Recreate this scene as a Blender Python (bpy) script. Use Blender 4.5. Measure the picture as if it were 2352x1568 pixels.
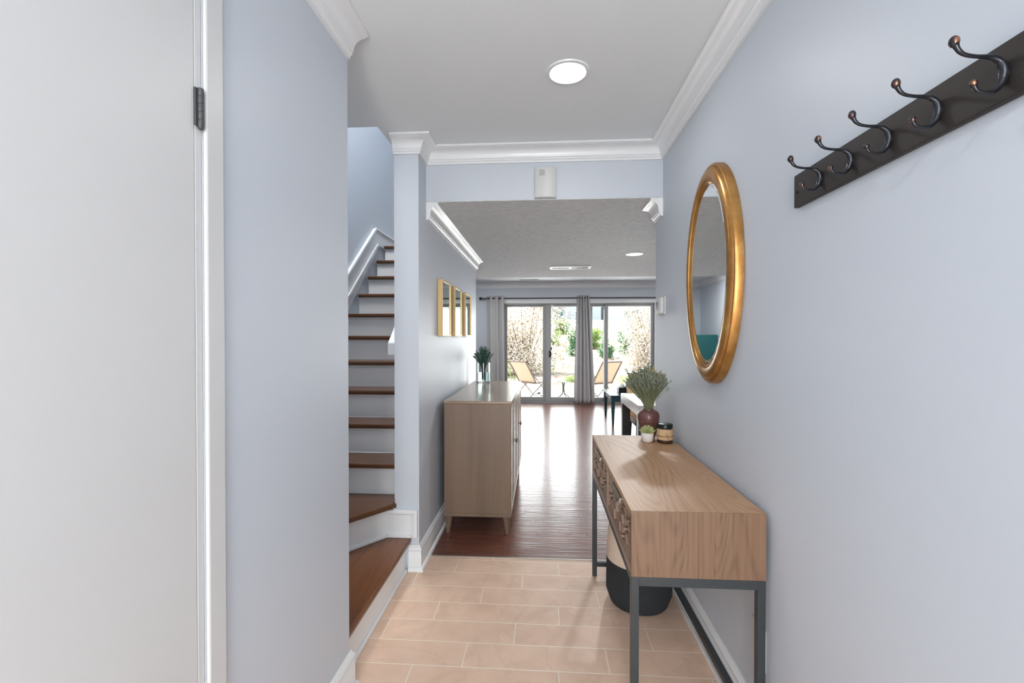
import bpy, bmesh, math, random
from mathutils import Vector, Matrix

S = bpy.context.scene
COL = S.collection
for o in list(bpy.data.objects):
    bpy.data.objects.remove(o)
PI = math.pi

# ---------------------------------------------------------------- camera
EYE = 1.32
cam_d = bpy.data.cameras.new('camera')
cam = bpy.data.objects.new('camera', cam_d)
COL.objects.link(cam)
cam.location = (0, 0, EYE)
cam.rotation_euler = (PI / 2 - math.atan(10 / 1045), 0, math.atan(69 / 1045))
cam_d.sensor_width = 36.0
cam_d.lens = 36.0 * 1045 / 2352
cam_d.clip_start = 0.02
cam_d.clip_end = 400
S.camera = cam

# ---------------------------------------------------------------- view
S.view_settings.view_transform = 'Standard'
S.view_settings.look = 'None'
S.view_settings.gamma = 1
S.view_settings.use_curve_mapping = False
S.view_settings.exposure = 0.34
S.cycles.use_denoising = True
S.cycles.max_bounces = 12
S.cycles.diffuse_bounces = 6
S.cycles.glossy_bounces = 5
S.cycles.transmission_bounces = 8
S.cycles.transparent_max_bounces = 12
S.cycles.caustics_reflective = False
S.cycles.caustics_refractive = False
S.cycles.sample_clamp_indirect = 6.0

# ---------------------------------------------------------------- sky and sun
W = bpy.data.worlds.new('sky')
S.world = W
W.use_nodes = True
wn = W.node_tree.nodes
wl = W.node_tree.links
for n in list(wn):
    wn.remove(n)
wo = wn.new('ShaderNodeOutputWorld')
wb = wn.new('ShaderNodeBackground')
sk = wn.new('ShaderNodeTexSky')
sk.sky_type = 'HOSEK_WILKIE'
sk.turbidity = 4.0
sk.ground_albedo = 0.4
sk.sun_direction = Vector((-0.45, 0.35, 0.82)).normalized()
wmx = wn.new('ShaderNodeMix')
wmx.data_type = 'RGBA'
wmx.inputs[0].default_value = 0.6
wmx.inputs[7].default_value = (0.95, 0.98, 1.0, 1)
wl.new(sk.outputs[0], wmx.inputs[6])
wl.new(wmx.outputs[2], wb.inputs[0])
wb.inputs[1].default_value = 3.6
wl.new(wb.outputs[0], wo.inputs[0])


def light(name, kind, loc, power, color=(1, 1, 1), size=None, size_y=None, aim=None, shape=None, spot=None):
    d = bpy.data.lights.new(name, kind)
    d.energy = power
    d.color = color
    if kind == 'AREA':
        d.shape = shape or 'RECTANGLE'
        d.size = size
        if size_y:
            d.size_y = size_y
    elif kind == 'SUN':
        d.angle = math.radians(1.2)
    elif size:
        d.shadow_soft_size = size
    if spot:
        d.spot_size = spot
        d.spot_blend = 0.6
    o = bpy.data.objects.new(name, d)
    COL.objects.link(o)
    o.location = loc
    if aim is not None:
        o.rotation_euler = Vector(aim).to_track_quat('-Z', 'Y').to_euler()
    return o


light('sun', 'SUN', (-6, 14, 14), 12, (1.0, 0.96, 0.9), aim=(0.45, -0.38, -0.9))
# daylight through the open front door behind the camera
light('front_door_daylight', 'AREA', (-0.05, -2.42, 1.12), 66, (1.0, 0.99, 0.97), 0.86, 1.95, aim=(0.04, 1, 0.13))
# daylight coming in through the sliding doors
light('patio_daylight', 'AREA', (0.73, 9.32, 1.05), 78, (0.96, 0.98, 1.0), 2.7, 1.7, aim=(0, -1, 0.12))
# unseen fill light added above the stairwell to brighten its walls and risers
light('stairwell_fill', 'AREA', (-1.27, 2.95, 4.8), 62, (1.0, 0.97, 0.92), 0.6, 0.8, aim=(0, 0.16, -1))

# ---------------------------------------------------------------- materials
def mat(name):
    m = bpy.data.materials.new(name)
    m.use_nodes = True
    nt = m.node_tree
    p = nt.nodes['Principled BSDF']
    return m, nt, p


def N(nt, typ, **kw):
    n = nt.nodes.new(typ)
    for k, v in kw.items():
        setattr(n, k, v)
    return n


def math_n(nt, op, a, b=None):
    n = nt.nodes.new('ShaderNodeMath')
    n.operation = op
    for i, v in enumerate((a, b)):
        if v is None:
            continue
        if isinstance(v, (int, float)):
            n.inputs[i].default_value = v
        else:
            nt.links.new(v, n.inputs[i])
    return n.outputs[0]


def coords(nt, scale=(1, 1, 1), rot=(0, 0, 0), loc=(0, 0, 0)):
    tc = N(nt, 'ShaderNodeTexCoord')
    mp = N(nt, 'ShaderNodeMapping')
    mp.inputs['Scale'].default_value = scale
    mp.inputs['Rotation'].default_value = rot
    mp.inputs['Location'].default_value = loc
    nt.links.new(tc.outputs['Object'], mp.inputs['Vector'])
    return mp.outputs[0]


def noise(nt, vec, scale, detail=3.0, rough=0.5, dist=0.0):
    n = N(nt, 'ShaderNodeTexNoise')
    n.inputs['Scale'].default_value = scale
    n.inputs['Detail'].default_value = detail
    n.inputs['Roughness'].default_value = rough
    n.inputs['Distortion'].default_value = dist
    nt.links.new(vec, n.inputs['Vector'])
    return n.outputs[0]


def ramp(nt, fac, stops):
    r = N(nt, 'ShaderNodeValToRGB')
    el = r.color_ramp.elements
    while len(el) < len(stops):
        el.new(0.5)
    for e, (p, c) in zip(el, stops):
        e.position = p
        e.color = (*c, 1) if len(c) == 3 else c
    nt.links.new(fac, r.inputs[0])
    return r.outputs[0]


def mixc(nt, fac, a, b, blend='MIX'):
    m = N(nt, 'ShaderNodeMix', data_type='RGBA', blend_type=blend)
    for i, v in ((0, fac), (6, a), (7, b)):
        if isinstance(v, (int, float)):
            m.inputs[i].default_value = v
        elif isinstance(v, tuple):
            m.inputs[i].default_value = (*v, 1) if len(v) == 3 else v
        else:
            nt.links.new(v, m.inputs[i])
    return m.outputs[2]


def bump(nt, p, height, strength, dist=0.01, target='Normal'):
    b = N(nt, 'ShaderNodeBump')
    b.inputs['Strength'].default_value = strength
    b.inputs['Distance'].default_value = dist
    nt.links.new(height, b.inputs['Height'])
    nt.links.new(b.outputs[0], p.inputs[target])


def plain(name, col, rough=0.5, metal=0.0, var=0.06, nscale=12.0, bmp=0.0, coat=0.0, spec=None):
    m, nt, p = mat(name)
    v = coords(nt)
    f = noise(nt, v, nscale, 4)
    lo = tuple(max(0, c * (1 - var)) for c in col)
    hi = tuple(min(1, c * (1 + var)) for c in col)
    nt.links.new(mixc(nt, f, lo, hi), p.inputs['Base Color'])
    p.inputs['Roughness'].default_value = rough
    p.inputs['Metallic'].default_value = metal
    p.inputs['Coat Weight'].default_value = coat
    if spec is not None:
        p.inputs['Specular IOR Level'].default_value = spec
    if bmp:
        bump(nt, p, noise(nt, v, nscale * 12, 3), bmp, 0.002)
    return m


def wood(name, base, dark, light_c, axis='Y', rough=0.4, cs=9.0, ring=26.0, ringamt=0.5, streak=0.5, coat=0.0, bmp=0.05, off=(0, 0, 0)):
    m, nt, p = mat(name)
    s = {'X': (1.0, cs, cs), 'Y': (cs, 1.0, cs), 'Z': (cs, cs, 1.0)}[axis]
    v = coords(nt, s, loc=off)
    big = noise(nt, v, 0.55, 2.0, 0.4, 0.5)
    rings = math_n(nt, 'SINE', math_n(nt, 'MULTIPLY', big, ring * 2.6))
    rings = math_n(nt, 'ADD', math_n(nt, 'MULTIPLY', rings, 0.5), 0.5)
    rings = math_n(nt, 'POWER', rings, 2.2)
    f2 = {'X': (2.0, 130, 130), 'Y': (130, 2.0, 130), 'Z': (130, 130, 2.0)}[axis]
    v2 = coords(nt, f2)
    st = noise(nt, v2, 1.0, 3.0, 0.6)
    tone = noise(nt, coords(nt, (1.5, 1.5, 1.5)), 1.6, 2)
    c = mixc(nt, math_n(nt, 'MULTIPLY', rings, ringamt), base, dark)
    st2 = ramp(nt, st, [(0.38, (0, 0, 0)), (0.62, (1, 1, 1))])
    c = mixc(nt, math_n(nt, 'MULTIPLY', st2, streak), c, light_c)
    c = mixc(nt, math_n(nt, 'MULTIPLY', tone, 0.25), c, dark)
    nt.links.new(c, p.inputs['Base Color'])
    p.inputs['Roughness'].default_value = rough
    p.inputs['Coat Weight'].default_value = coat
    bump(nt, p, st, bmp, 0.001)
    return m


def wall_mat(name, col):
    m, nt, p = mat(name)
    v = coords(nt)
    f = noise(nt, v, 1.2, 3)
    nt.links.new(mixc(nt, f, tuple(c * 0.985 for c in col), tuple(c * 1.015 for c in col)), p.inputs['Base Color'])
    p.inputs['Roughness'].default_value = 0.42
    p.inputs['Specular IOR Level'].default_value = 0.35
    bump(nt, p, noise(nt, v, 260, 3, 0.6), 0.06, 0.002)
    return m


M = {}
M['wall'] = wall_mat('periwinkle grey wall paint', (0.525, 0.568, 0.625))
M['ceiling'] = plain('white ceiling paint', (0.745, 0.785, 0.80), 0.9, var=0.01, nscale=3)
M['trim'] = plain('white semi gloss trim paint', (0.735, 0.76, 0.775), 0.32, var=0.015, nscale=5, coat=0.1)
M['door'] = plain('white door paint', (0.565, 0.572, 0.575), 0.4, var=0.012, nscale=2.5)
M['hinge'] = plain('painted over dark hinge', (0.075, 0.075, 0.08), 0.45, metal=0.4, var=0.2, nscale=80, bmp=0.2)
M['plastic'] = plain('white plastic', (0.54, 0.548, 0.548), 0.4, var=0.01)
M['plastic_grey'] = plain('grey plastic window', (0.38, 0.38, 0.38), 0.3, var=0.02)
M['screen'] = plain('dark thermostat display', (0.05, 0.055, 0.055), 0.2, var=0.05)
M['blackmetal'] = plain('charcoal powder coated steel', (0.040, 0.047, 0.052), 0.38, metal=0.3, var=0.08, nscale=40, bmp=0.03)
M['bluemetal'] = M['blackmetal']
M['rackboard'] = wood('dark espresso board', (0.020, 0.014, 0.013), (0.013, 0.010, 0.009), (0.026, 0.019, 0.017), 'Y', 0.55, streak=0.3)
M['black'] = plain('black metal', (0.015, 0.015, 0.016), 0.35, metal=0.5, var=0.1)
M['silver'] = plain('brushed pewter pull', (0.42, 0.41, 0.38), 0.35, metal=1.0, var=0.05, nscale=60)
M['curtain'] = plain('grey woven curtain', (0.45, 0.45, 0.455), 0.9, var=0.08, nscale=300, bmp=0.25)
M['alu'] = plain('grey aluminium door frame', (0.27, 0.275, 0.275), 0.4, metal=0.2, var=0.03)
M['rod'] = plain('dark curtain rod', (0.03, 0.03, 0.035), 0.4, metal=0.6, var=0.1)
M['goldframe'] = plain('brushed brass frame', (0.50, 0.355, 0.17), 0.40, metal=0.5, var=0.05, nscale=50)


def ceiling_texture():
    m, nt, p = mat('grey brushed texture ceiling')
    v = coords(nt, (2.5, 9, 1))
    n1 = noise(nt, v, 3.0, 6, 0.65, 0.8)
    n2 = noise(nt, coords(nt, (14, 60, 1)), 1.5, 4, 0.6, 0.5)
    h = math_n(nt, 'ADD', n1, math_n(nt, 'MULTIPLY', n2, 0.6))
    nt.links.new(ramp(nt, n2, [(0.34, (0.56, 0.585, 0.59)), (0.66, (0.78, 0.81, 0.815))]), p.inputs['Base Color'])
    p.inputs['Roughness'].default_value = 0.8
    bump(nt, p, h, 1.0, 0.02)
    return m


M['ceiling_tex'] = ceiling_texture()

# --- rectified porcelain tile laid in staggered rows
def tile_mat():
    m, nt, p = mat('beige stone look tile')
    tc = N(nt, 'ShaderNodeTexCoord')
    sp = N(nt, 'ShaderNodeSeparateXYZ')
    nt.links.new(tc.outputs['Object'], sp.inputs[0])
    RH, RL, G = 0.1453, 0.587, 0.0042
    yy = math_n(nt, 'DIVIDE', math_n(nt, 'SUBTRACT', 2.664 + 0.1453 * 40, sp.outputs[1]), RH)
    row = math_n(nt, 'FLOOR', yy)
    fy = math_n(nt, 'FRACT', yy)
    xs = math_n(nt, 'ADD', math_n(nt, 'SUBTRACT', sp.outputs[0], 0.095 - 0.587 * 20), math_n(nt, 'MULTIPLY', math_n(nt, 'SUBTRACT', row, 40.0), 0.2005))
    xx = math_n(nt, 'DIVIDE', xs, RL)
    cx = math_n(nt, 'FLOOR', xx)
    fx = math_n(nt, 'FRACT', xx)
    ey = math_n(nt, 'MULTIPLY', math_n(nt, 'MINIMUM', fy, math_n(nt, 'SUBTRACT', 1.0, fy)), RH)
    ex = math_n(nt, 'MULTIPLY', math_n(nt, 'MINIMUM', fx, math_n(nt, 'SUBTRACT', 1.0, fx)), RL)
    e = math_n(nt, 'MINIMUM', ex, ey)
    mr = N(nt, 'ShaderNodeMapRange')
    mr.inputs['From Min'].default_value = G * 0.35
    mr.inputs['From Max'].default_value = G * 0.62
    nt.links.new(e, mr.inputs['Value'])
    face = mr.outputs[0]
    cb = N(nt, 'ShaderNodeCombineXYZ')
    nt.links.new(cx, cb.inputs[0])
    nt.links.new(row, cb.inputs[1])
    wnz = N(nt, 'ShaderNodeTexWhiteNoise')
    nt.links.new(cb.outputs[0], wnz.inputs['Vector'])
    off = N(nt, 'ShaderNodeVectorMath', operation='MULTIPLY_ADD')
    nt.links.new(wnz.outputs['Color'], off.inputs[0])
    off.inputs[1].default_value = (30, 30, 30)
    nt.links.new(tc.outputs['Object'], off.inputs[2])
    mot = noise(nt, off.outputs[0], 7, 5, 0.6, 0.3)
    vein = noise(nt, off.outputs[0], 2.2, 4, 0.5, 1.4)
    vl = math_n(nt, 'ABSOLUTE', math_n(nt, 'SUBTRACT', vein, 0.5))
    vm = ramp(nt, vl, [(0.0, (1, 1, 1)), (0.022, (0, 0, 0))])
    c = mixc(nt, mot, (0.52, 0.345, 0.245), (0.86, 0.65, 0.50))
    c = mixc(nt, math_n(nt, 'MULTIPLY', wnz.outputs['Value'], 0.35), c, (0.68, 0.48, 0.355))
    c = mixc(nt, math_n(nt, 'MULTIPLY', vm, 0.30), c, (0.52, 0.35, 0.25))
    c = mixc(nt, face, (0.80, 0.71, 0.60), c)
    nt.links.new(c, p.inputs['Base Color'])
    p.inputs['Roughness'].default_value = 0.34
    h = math_n(nt, 'ADD', face, math_n(nt, 'MULTIPLY', mot, 0.25))
    bump(nt, p, h, 0.25, 0.002)
    return m


M['tile'] = tile_mat()


def plank_mat():
    m, nt, p = mat('glossy hand scraped cherry planks')
    tc = N(nt, 'ShaderNodeTexCoord')
    sp = N(nt, 'ShaderNodeSeparateXYZ')
    nt.links.new(tc.outputs['Object'], sp.inputs[0])
    PW, PL = 0.125, 1.22
    yy = math_n(nt, 'DIVIDE', math_n(nt, 'ADD', sp.outputs[1], 10.0), PW)
    row = math_n(nt, 'FLOOR', yy)
    fy = math_n(nt, 'FRACT', yy)
    w0 = N(nt, 'ShaderNodeTexWhiteNoise', noise_dimensions='1D')
    nt.links.new(row, w0.inputs['W'])
    xx = math_n(nt, 'ADD', math_n(nt, 'DIVIDE', math_n(nt, 'ADD', sp.outputs[0], 20.0), PL), w0.outputs['Value'])
    cx = math_n(nt, 'FLOOR', xx)
    fx = math_n(nt, 'FRACT', xx)
    ey = math_n(nt, 'MULTIPLY', math_n(nt, 'MINIMUM', fy, math_n(nt, 'SUBTRACT', 1.0, fy)), PW)
    ex = math_n(nt, 'MULTIPLY', math_n(nt, 'MINIMUM', fx, math_n(nt, 'SUBTRACT', 1.0, fx)), PL)
    e = math_n(nt, 'MINIMUM', ex, ey)
    mr = N(nt, 'ShaderNodeMapRange')
    mr.inputs['From Min'].default_value = 0.0006
    mr.inputs['From Max'].default_value = 0.0022
    nt.links.new(e, mr.inputs['Value'])
    face = mr.outputs[0]
    cb = N(nt, 'ShaderNodeCombineXYZ')
    nt.links.new(cx, cb.inputs[0])
    nt.links.new(row, cb.inputs[1])
    wnz = N(nt, 'ShaderNodeTexWhiteNoise')
    nt.links.new(cb.outputs[0], wnz.inputs['Vector'])
    off = N(nt, 'ShaderNodeVectorMath', operation='MULTIPLY_ADD')
    nt.links.new(wnz.outputs['Color'], off.inputs[0])
    off.inputs[1].default_value = (30, 30, 30)
    nt.links.new(tc.outputs['Object'], off.inputs[2])
    mp = N(nt, 'ShaderNodeMapping')
    mp.inputs['Scale'].default_value = (2.0, 26, 1)
    nt.links.new(off.outputs[0], mp.inputs[0])
    g = noise(nt, mp.outputs[0], 1.4, 5, 0.6, 0.6)
    mp2 = N(nt, 'ShaderNodeMapping')
    mp2.inputs['Scale'].default_value = (1.6, 62, 1)
    nt.links.new(off.outputs[0], mp2.inputs[0])
    sc = noise(nt, mp2.outputs[0], 1.3, 2.5, 0.5, 0.25)
    c = mixc(nt, g, (0.095, 0.034, 0.022), (0.215, 0.085, 0.055))
    c = mixc(nt, math_n(nt, 'MULTIPLY', wnz.outputs['Value'], 0.45), c, (0.115, 0.038, 0.026))
    c = mixc(nt, face, (0.03, 0.012, 0.009), c)
    nt.links.new(c, p.inputs['Base Color'])
    p.inputs['Roughness'].default_value = 0.27
    p.inputs['Coat Weight'].default_value = 0.35
    p.inputs['Coat Roughness'].default_value = 0.12
    h = math_n(nt, 'ADD', math_n(nt, 'MULTIPLY', sc, 1.3), math_n(nt, 'MULTIPLY', face, 0.15))
    bump(nt, p, h, 0.24, 0.0045)
    bump(nt, p, h, 0.22, 0.004, 'Coat Normal')
    return m


M['planks'] = plank_mat()
M['tread'] = wood('stained red brown stair tread', (0.10, 0.040, 0.015), (0.050, 0.019, 0.008), (0.14, 0.060, 0.024), 'X', 0.34, streak=0.45, coat=0.15)
M['treadY'] = wood('stained red brown bottom tread', (0.14, 0.046, 0.012), (0.070, 0.022, 0.006), (0.20, 0.072, 0.018), 'Y', 0.34, streak=0.45, coat=0.15)
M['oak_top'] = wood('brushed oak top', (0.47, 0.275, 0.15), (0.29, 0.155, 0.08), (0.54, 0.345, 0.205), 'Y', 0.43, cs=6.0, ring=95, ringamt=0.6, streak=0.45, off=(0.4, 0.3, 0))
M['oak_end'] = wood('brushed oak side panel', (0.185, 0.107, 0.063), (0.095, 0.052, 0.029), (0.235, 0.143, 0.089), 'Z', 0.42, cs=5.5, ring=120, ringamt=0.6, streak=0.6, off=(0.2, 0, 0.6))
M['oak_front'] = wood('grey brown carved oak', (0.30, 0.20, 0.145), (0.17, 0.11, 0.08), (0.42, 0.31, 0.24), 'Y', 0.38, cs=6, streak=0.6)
M['cabinet'] = wood('taupe veneer', (0.190, 0.127, 0.085), (0.115, 0.073, 0.047), (0.215, 0.150, 0.106), 'Z', 0.42, cs=14, ring=2.2, ringamt=0.7, streak=0.35)
M['cabinet_top'] = wood('taupe veneer top', (0.29, 0.205, 0.14), (0.22, 0.15, 0.10), (0.33, 0.24, 0.17), 'Y', 0.26, cs=6, ring=6, ringamt=0.4, streak=0.35, coat=0.2)
M['tan_wood'] = plain('tan leatherette chair back', (0.46, 0.30, 0.15), 0.5, var=0.06, nscale=30)
M['chair_seat'] = plain('brown chair seat', (0.12, 0.075, 0.055), 0.6, var=0.1)
M['bluetable'] = plain('glossy dark teal lacquer', (0.012, 0.055, 0.072), 0.22, var=0.1, coat=0.4)
M['tealcab'] = plain('dark teal cabinet paint', (0.012, 0.10, 0.105), 0.4, var=0.15, nscale=5)
M['shadedleg'] = plain('table leg with painted shade', (0.055, 0.06, 0.062), 0.3, var=0.05)  # shade on the table legs put into their base colour
M['whitetable'] = plain('white laminate', (0.74, 0.75, 0.74), 0.22, var=0.02)


def glass_pane():
    m, nt, p = mat('clear door glass')
    nt.nodes.remove(p)
    out = nt.nodes['Material Output']
    t = N(nt, 'ShaderNodeBsdfTransparent')
    t.inputs[0].default_value = (0.97, 0.985, 0.98, 1)
    g = N(nt, 'ShaderNodeBsdfGlossy')
    g.inputs['Roughness'].default_value = 0.02
    fr = N(nt, 'ShaderNodeFresnel')
    fr.inputs[0].default_value = 1.2
    mx = N(nt, 'ShaderNodeMixShader')
    nt.links.new(fr.outputs[0], mx.inputs[0])
    nt.links.new(t.outputs[0], mx.inputs[1])
    nt.links.new(g.outputs[0], mx.inputs[2])
    nt.links.new(mx.outputs[0], out.inputs[0])
    return m


M['pane'] = glass_pane()


def solid_glass(name, col, rough=0.02, ior=1.45):
    m, nt, p = mat(name)
    p.inputs['Base Color'].default_value = (*col, 1)
    p.inputs['Transmission Weight'].default_value = 1.0
    p.inputs['Roughness'].default_value = rough
    p.inputs['IOR'].default_value = ior
    return m


M['vaseglass'] = solid_glass('clear vase glass', (0.90, 0.98, 0.97))
M['water'] = solid_glass('vase water', (0.86, 0.97, 0.97), 0.0, 1.33)
M['jar'] = plain('dark amber candle glass', (0.045, 0.022, 0.014), 0.12, var=0.1, coat=0.5)
M['jarlid'] = plain('black tin lid', (0.012, 0.022, 0.020), 0.3, metal=0.4, var=0.1)
M['kraft'] = plain('kraft paper label', (0.56, 0.38, 0.22), 0.8, var=0.08, nscale=60)
M['twine'] = plain('brown twine', (0.34, 0.19, 0.09), 0.9, var=0.2, nscale=200)


def mirror_mat(name, tint):
    m, nt, p = mat(name)
    p.inputs['Base Color'].default_value = (*tint, 1)
    p.inputs['Metallic'].default_value = 1.0
    p.inputs['Roughness'].default_value = 0.012
    return m


M['mirror'] = mirror_mat('silvered mirror glass', (0.86, 0.88, 0.88))
M['mirror_reflection'] = mirror_mat('mirror glass with painted green reflection', (0.58, 0.70, 0.62))  # green of the reflected bushes put into the glass colour


def antique_gold():
    m, nt, p = mat('antique gold leaf frame')
    v = coords(nt, (1, 1, 1))
    f = noise(nt, v, 7, 5, 0.65, 0.4)
    c = ramp(nt, f, [(0.3, (0.27, 0.125, 0.035)), (0.5, (0.42, 0.21, 0.06)), (0.72, (0.58, 0.34, 0.11))])
    nt.links.new(c, p.inputs['Base Color'])
    p.inputs['Metallic'].default_value = 0.72
    p.inputs['Roughness'].default_value = 0.30
    return m


M['antiquegold'] = antique_gold()
M['bronze'] = plain('oil rubbed bronze', (0.040, 0.042, 0.050), 0.20, metal=0.75, var=0.15, nscale=90)


def bronze_tip():
    m, nt, p = mat('bronze knob with copper wear')
    g = N(nt, 'ShaderNodeTexCoord')
    sp = N(nt, 'ShaderNodeSeparateXYZ')
    nt.links.new(g.outputs['Object'], sp.inputs[0])
    f = noise(nt, coords(nt), 140, 3)
    c = ramp(nt, f, [(0.52, (0.045, 0.042, 0.048)), (0.70, (0.40, 0.16, 0.085))])
    nt.links.new(c, p.inputs['Base Color'])
    p.inputs['Metallic'].default_value = 0.75
    p.inputs['Roughness'].default_value = 0.25
    return m


M['bronze_tip'] = bronze_tip()
M['lens'] = None


def emit(name, col, st):
    m, nt, p = mat(name)
    p.inputs['Base Color'].default_value = (0.9, 0.9, 0.9, 1)
    p.inputs['Emission Color'].default_value = (*col, 1)
    p.inputs['Emission Strength'].default_value = st
    return m


M['lens'] = emit('lit downlight lens', (1, 0.99, 0.97), 7.0)


def vase_mat():
    m, nt, p = mat('plum brown banded ceramic')
    v = coords(nt, (1, 1, 90))
    st = noise(nt, v, 1.0, 2)
    c = ramp(nt, st, [(0.35, (0.085, 0.033, 0.033)), (0.65, (0.165, 0.066, 0.055))])
    nt.links.new(c, p.inputs['Base Color'])
    p.inputs['Roughness'].default_value = 0.38
    p.inputs['Coat Weight'].default_value = 0.2
    return m


M['plumvase'] = vase_mat()
M['whitepot'] = plain('white ceramic pot', (0.78, 0.74, 0.71), 0.35, var=0.02)
M['succulent'] = plain('pale green succulent leaf', (0.36, 0.40, 0.17), 0.5, var=0.25, nscale=40)
M['stemgreen'] = plain('dry olive stem', (0.16, 0.165, 0.09), 0.8, var=0.3, nscale=60)
M['lavender'] = plain('dried grey green flower spike', (0.20, 0.23, 0.175), 0.85, var=0.5, nscale=50)
M['lavtip'] = plain('straw coloured flower spike', (0.37, 0.31, 0.17), 0.85, var=0.35, nscale=50)
M['darkleaf'] = plain('deep green leaf', (0.035, 0.11, 0.055), 0.6, var=0.4, nscale=50)
M['rosemary'] = plain('blue green needle sprig', (0.045, 0.115, 0.085), 0.7, var=0.4, nscale=60)
M['ropecream'] = plain('cream cotton rope', (0.66, 0.54, 0.43), 0.9, var=0.12, nscale=90, bmp=0.4)
M['ropeblack'] = plain('charcoal cotton rope', (0.022, 0.026, 0.030), 0.9, var=0.25, nscale=90, bmp=0.4)
M['sling'] = None


def sling():
    m, nt, p = mat('tan sling fabric')
    out = nt.nodes['Material Output']
    f = noise(nt, coords(nt), 120, 2)
    nt.links.new(mixc(nt, f, (0.44, 0.34, 0.24), (0.54, 0.43, 0.31)), p.inputs['Base Color'])
    p.inputs['Roughness'].default_value = 0.8
    t = N(nt, 'ShaderNodeBsdfTranslucent')
    t.inputs[0].default_value = (0.48, 0.37, 0.26, 1)
    mx = N(nt, 'ShaderNodeMixShader')
    mx.inputs[0].default_value = 0.35
    nt.links.new(p.outputs[0], mx.inputs[1])
    nt.links.new(t.outputs[0], mx.inputs[2])
    nt.links.new(mx.outputs[0], out.inputs[0])
    return m


M['sling'] = sling()
M['chairframe'] = plain('dark brown outdoor tube', (0.10, 0.065, 0.055), 0.4, metal=0.3, var=0.1)
M['tableiron'] = plain('olive black wrought iron', (0.05, 0.055, 0.035), 0.5, metal=0.2, var=0.1)
M['tableglass'] = plain('frosted grey table glass', (0.09, 0.10, 0.085), 0.2, var=0.05)
M['concrete'] = plain('pale patio concrete', (0.62, 0.61, 0.60), 0.85, var=0.08, nscale=6, bmp=0.1)


def ground_mat():
    m, nt, p = mat('dry grass hillside')
    v = coords(nt, (1, 1, 1))
    n1 = noise(nt, coords(nt, (1, 0.45, 1)), 2.6, 8, 0.8, 0.6)
    n2 = noise(nt, v, 0.35, 4, 0.6, 0.3)
    c = ramp(nt, n1, [(0.38, (0.12, 0.080, 0.050)), (0.48, (0.24, 0.185, 0.145)), (0.58, (0.42, 0.38, 0.345))])
    gr = ramp(nt, n2, [(0.50, (0, 0, 0)), (0.66, (1, 1, 1))])
    c2 = mixc(nt, math_n(nt, 'MULTIPLY', gr, 0.7), c, (0.17, 0.22, 0.06))
    nt.links.new(c2, p.inputs['Base Color'])
    p.inputs['Roughness'].default_value = 0.95
    return m


M['ground'] = ground_mat()
M['leaf_green'] = plain('sunlit green foliage', (0.27, 0.38, 0.12), 0.7, var=0.7, nscale=6)
M['leaf_deep'] = plain('blue green foliage', (0.15, 0.29, 0.16), 0.7, var=0.7, nscale=6)
M['leaf_pale'], nt_, p_0 = mat('pale dry leaves and blossom')
nt_.links.new(ramp(nt_, noise(nt_, coords(nt_), 7.0, 4, 0.7), [(0.36, (0.22, 0.26, 0.04)), (0.42, (0.26, 0.17, 0.09)), (0.48, (0.82, 0.75, 0.68)), (0.6, (0.90, 0.88, 0.86))]), p_0.inputs['Base Color'])
p_0.inputs['Roughness'].default_value = 0.85
for _k in ('leaf_pale', 'leaf_green', 'leaf_deep'):
    _nt = M[_k].node_tree
    _p = _nt.nodes['Principled BSDF']
    _t = N(_nt, 'ShaderNodeBsdfTranslucent')
    _nt.links.new(_p.inputs['Base Color'].links[0].from_socket, _t.inputs[0])
    _m = N(_nt, 'ShaderNodeMixShader')
    _m.inputs[0].default_value = 0.45
    _nt.links.new(_p.outputs[0], _m.inputs[1])
    _nt.links.new(_t.outputs[0], _m.inputs[2])
    _nt.links.new(_m.outputs[0], _nt.nodes['Material Output'].inputs[0])
M['bark'] = plain('brown twig bark', (0.20, 0.13, 0.08), 0.9, var=0.3)
M['siding_blue'] = plain('pale blue siding', (0.46, 0.52, 0.55), 0.7, var=0.03)
M['siding_white'] = plain('white siding', (0.58, 0.60, 0.62), 0.7, var=0.03)
M['house_window'] = plain('teal tinted window glass', (0.06, 0.19, 0.23), 0.2, var=0.2)
M['houseroof'] = plain('grey roof shingle', (0.30, 0.30, 0.31), 0.9, var=0.1)
M['waterpond'] = plain('still green creek water', (0.10, 0.13, 0.08), 0.1, var=0.1)

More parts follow.
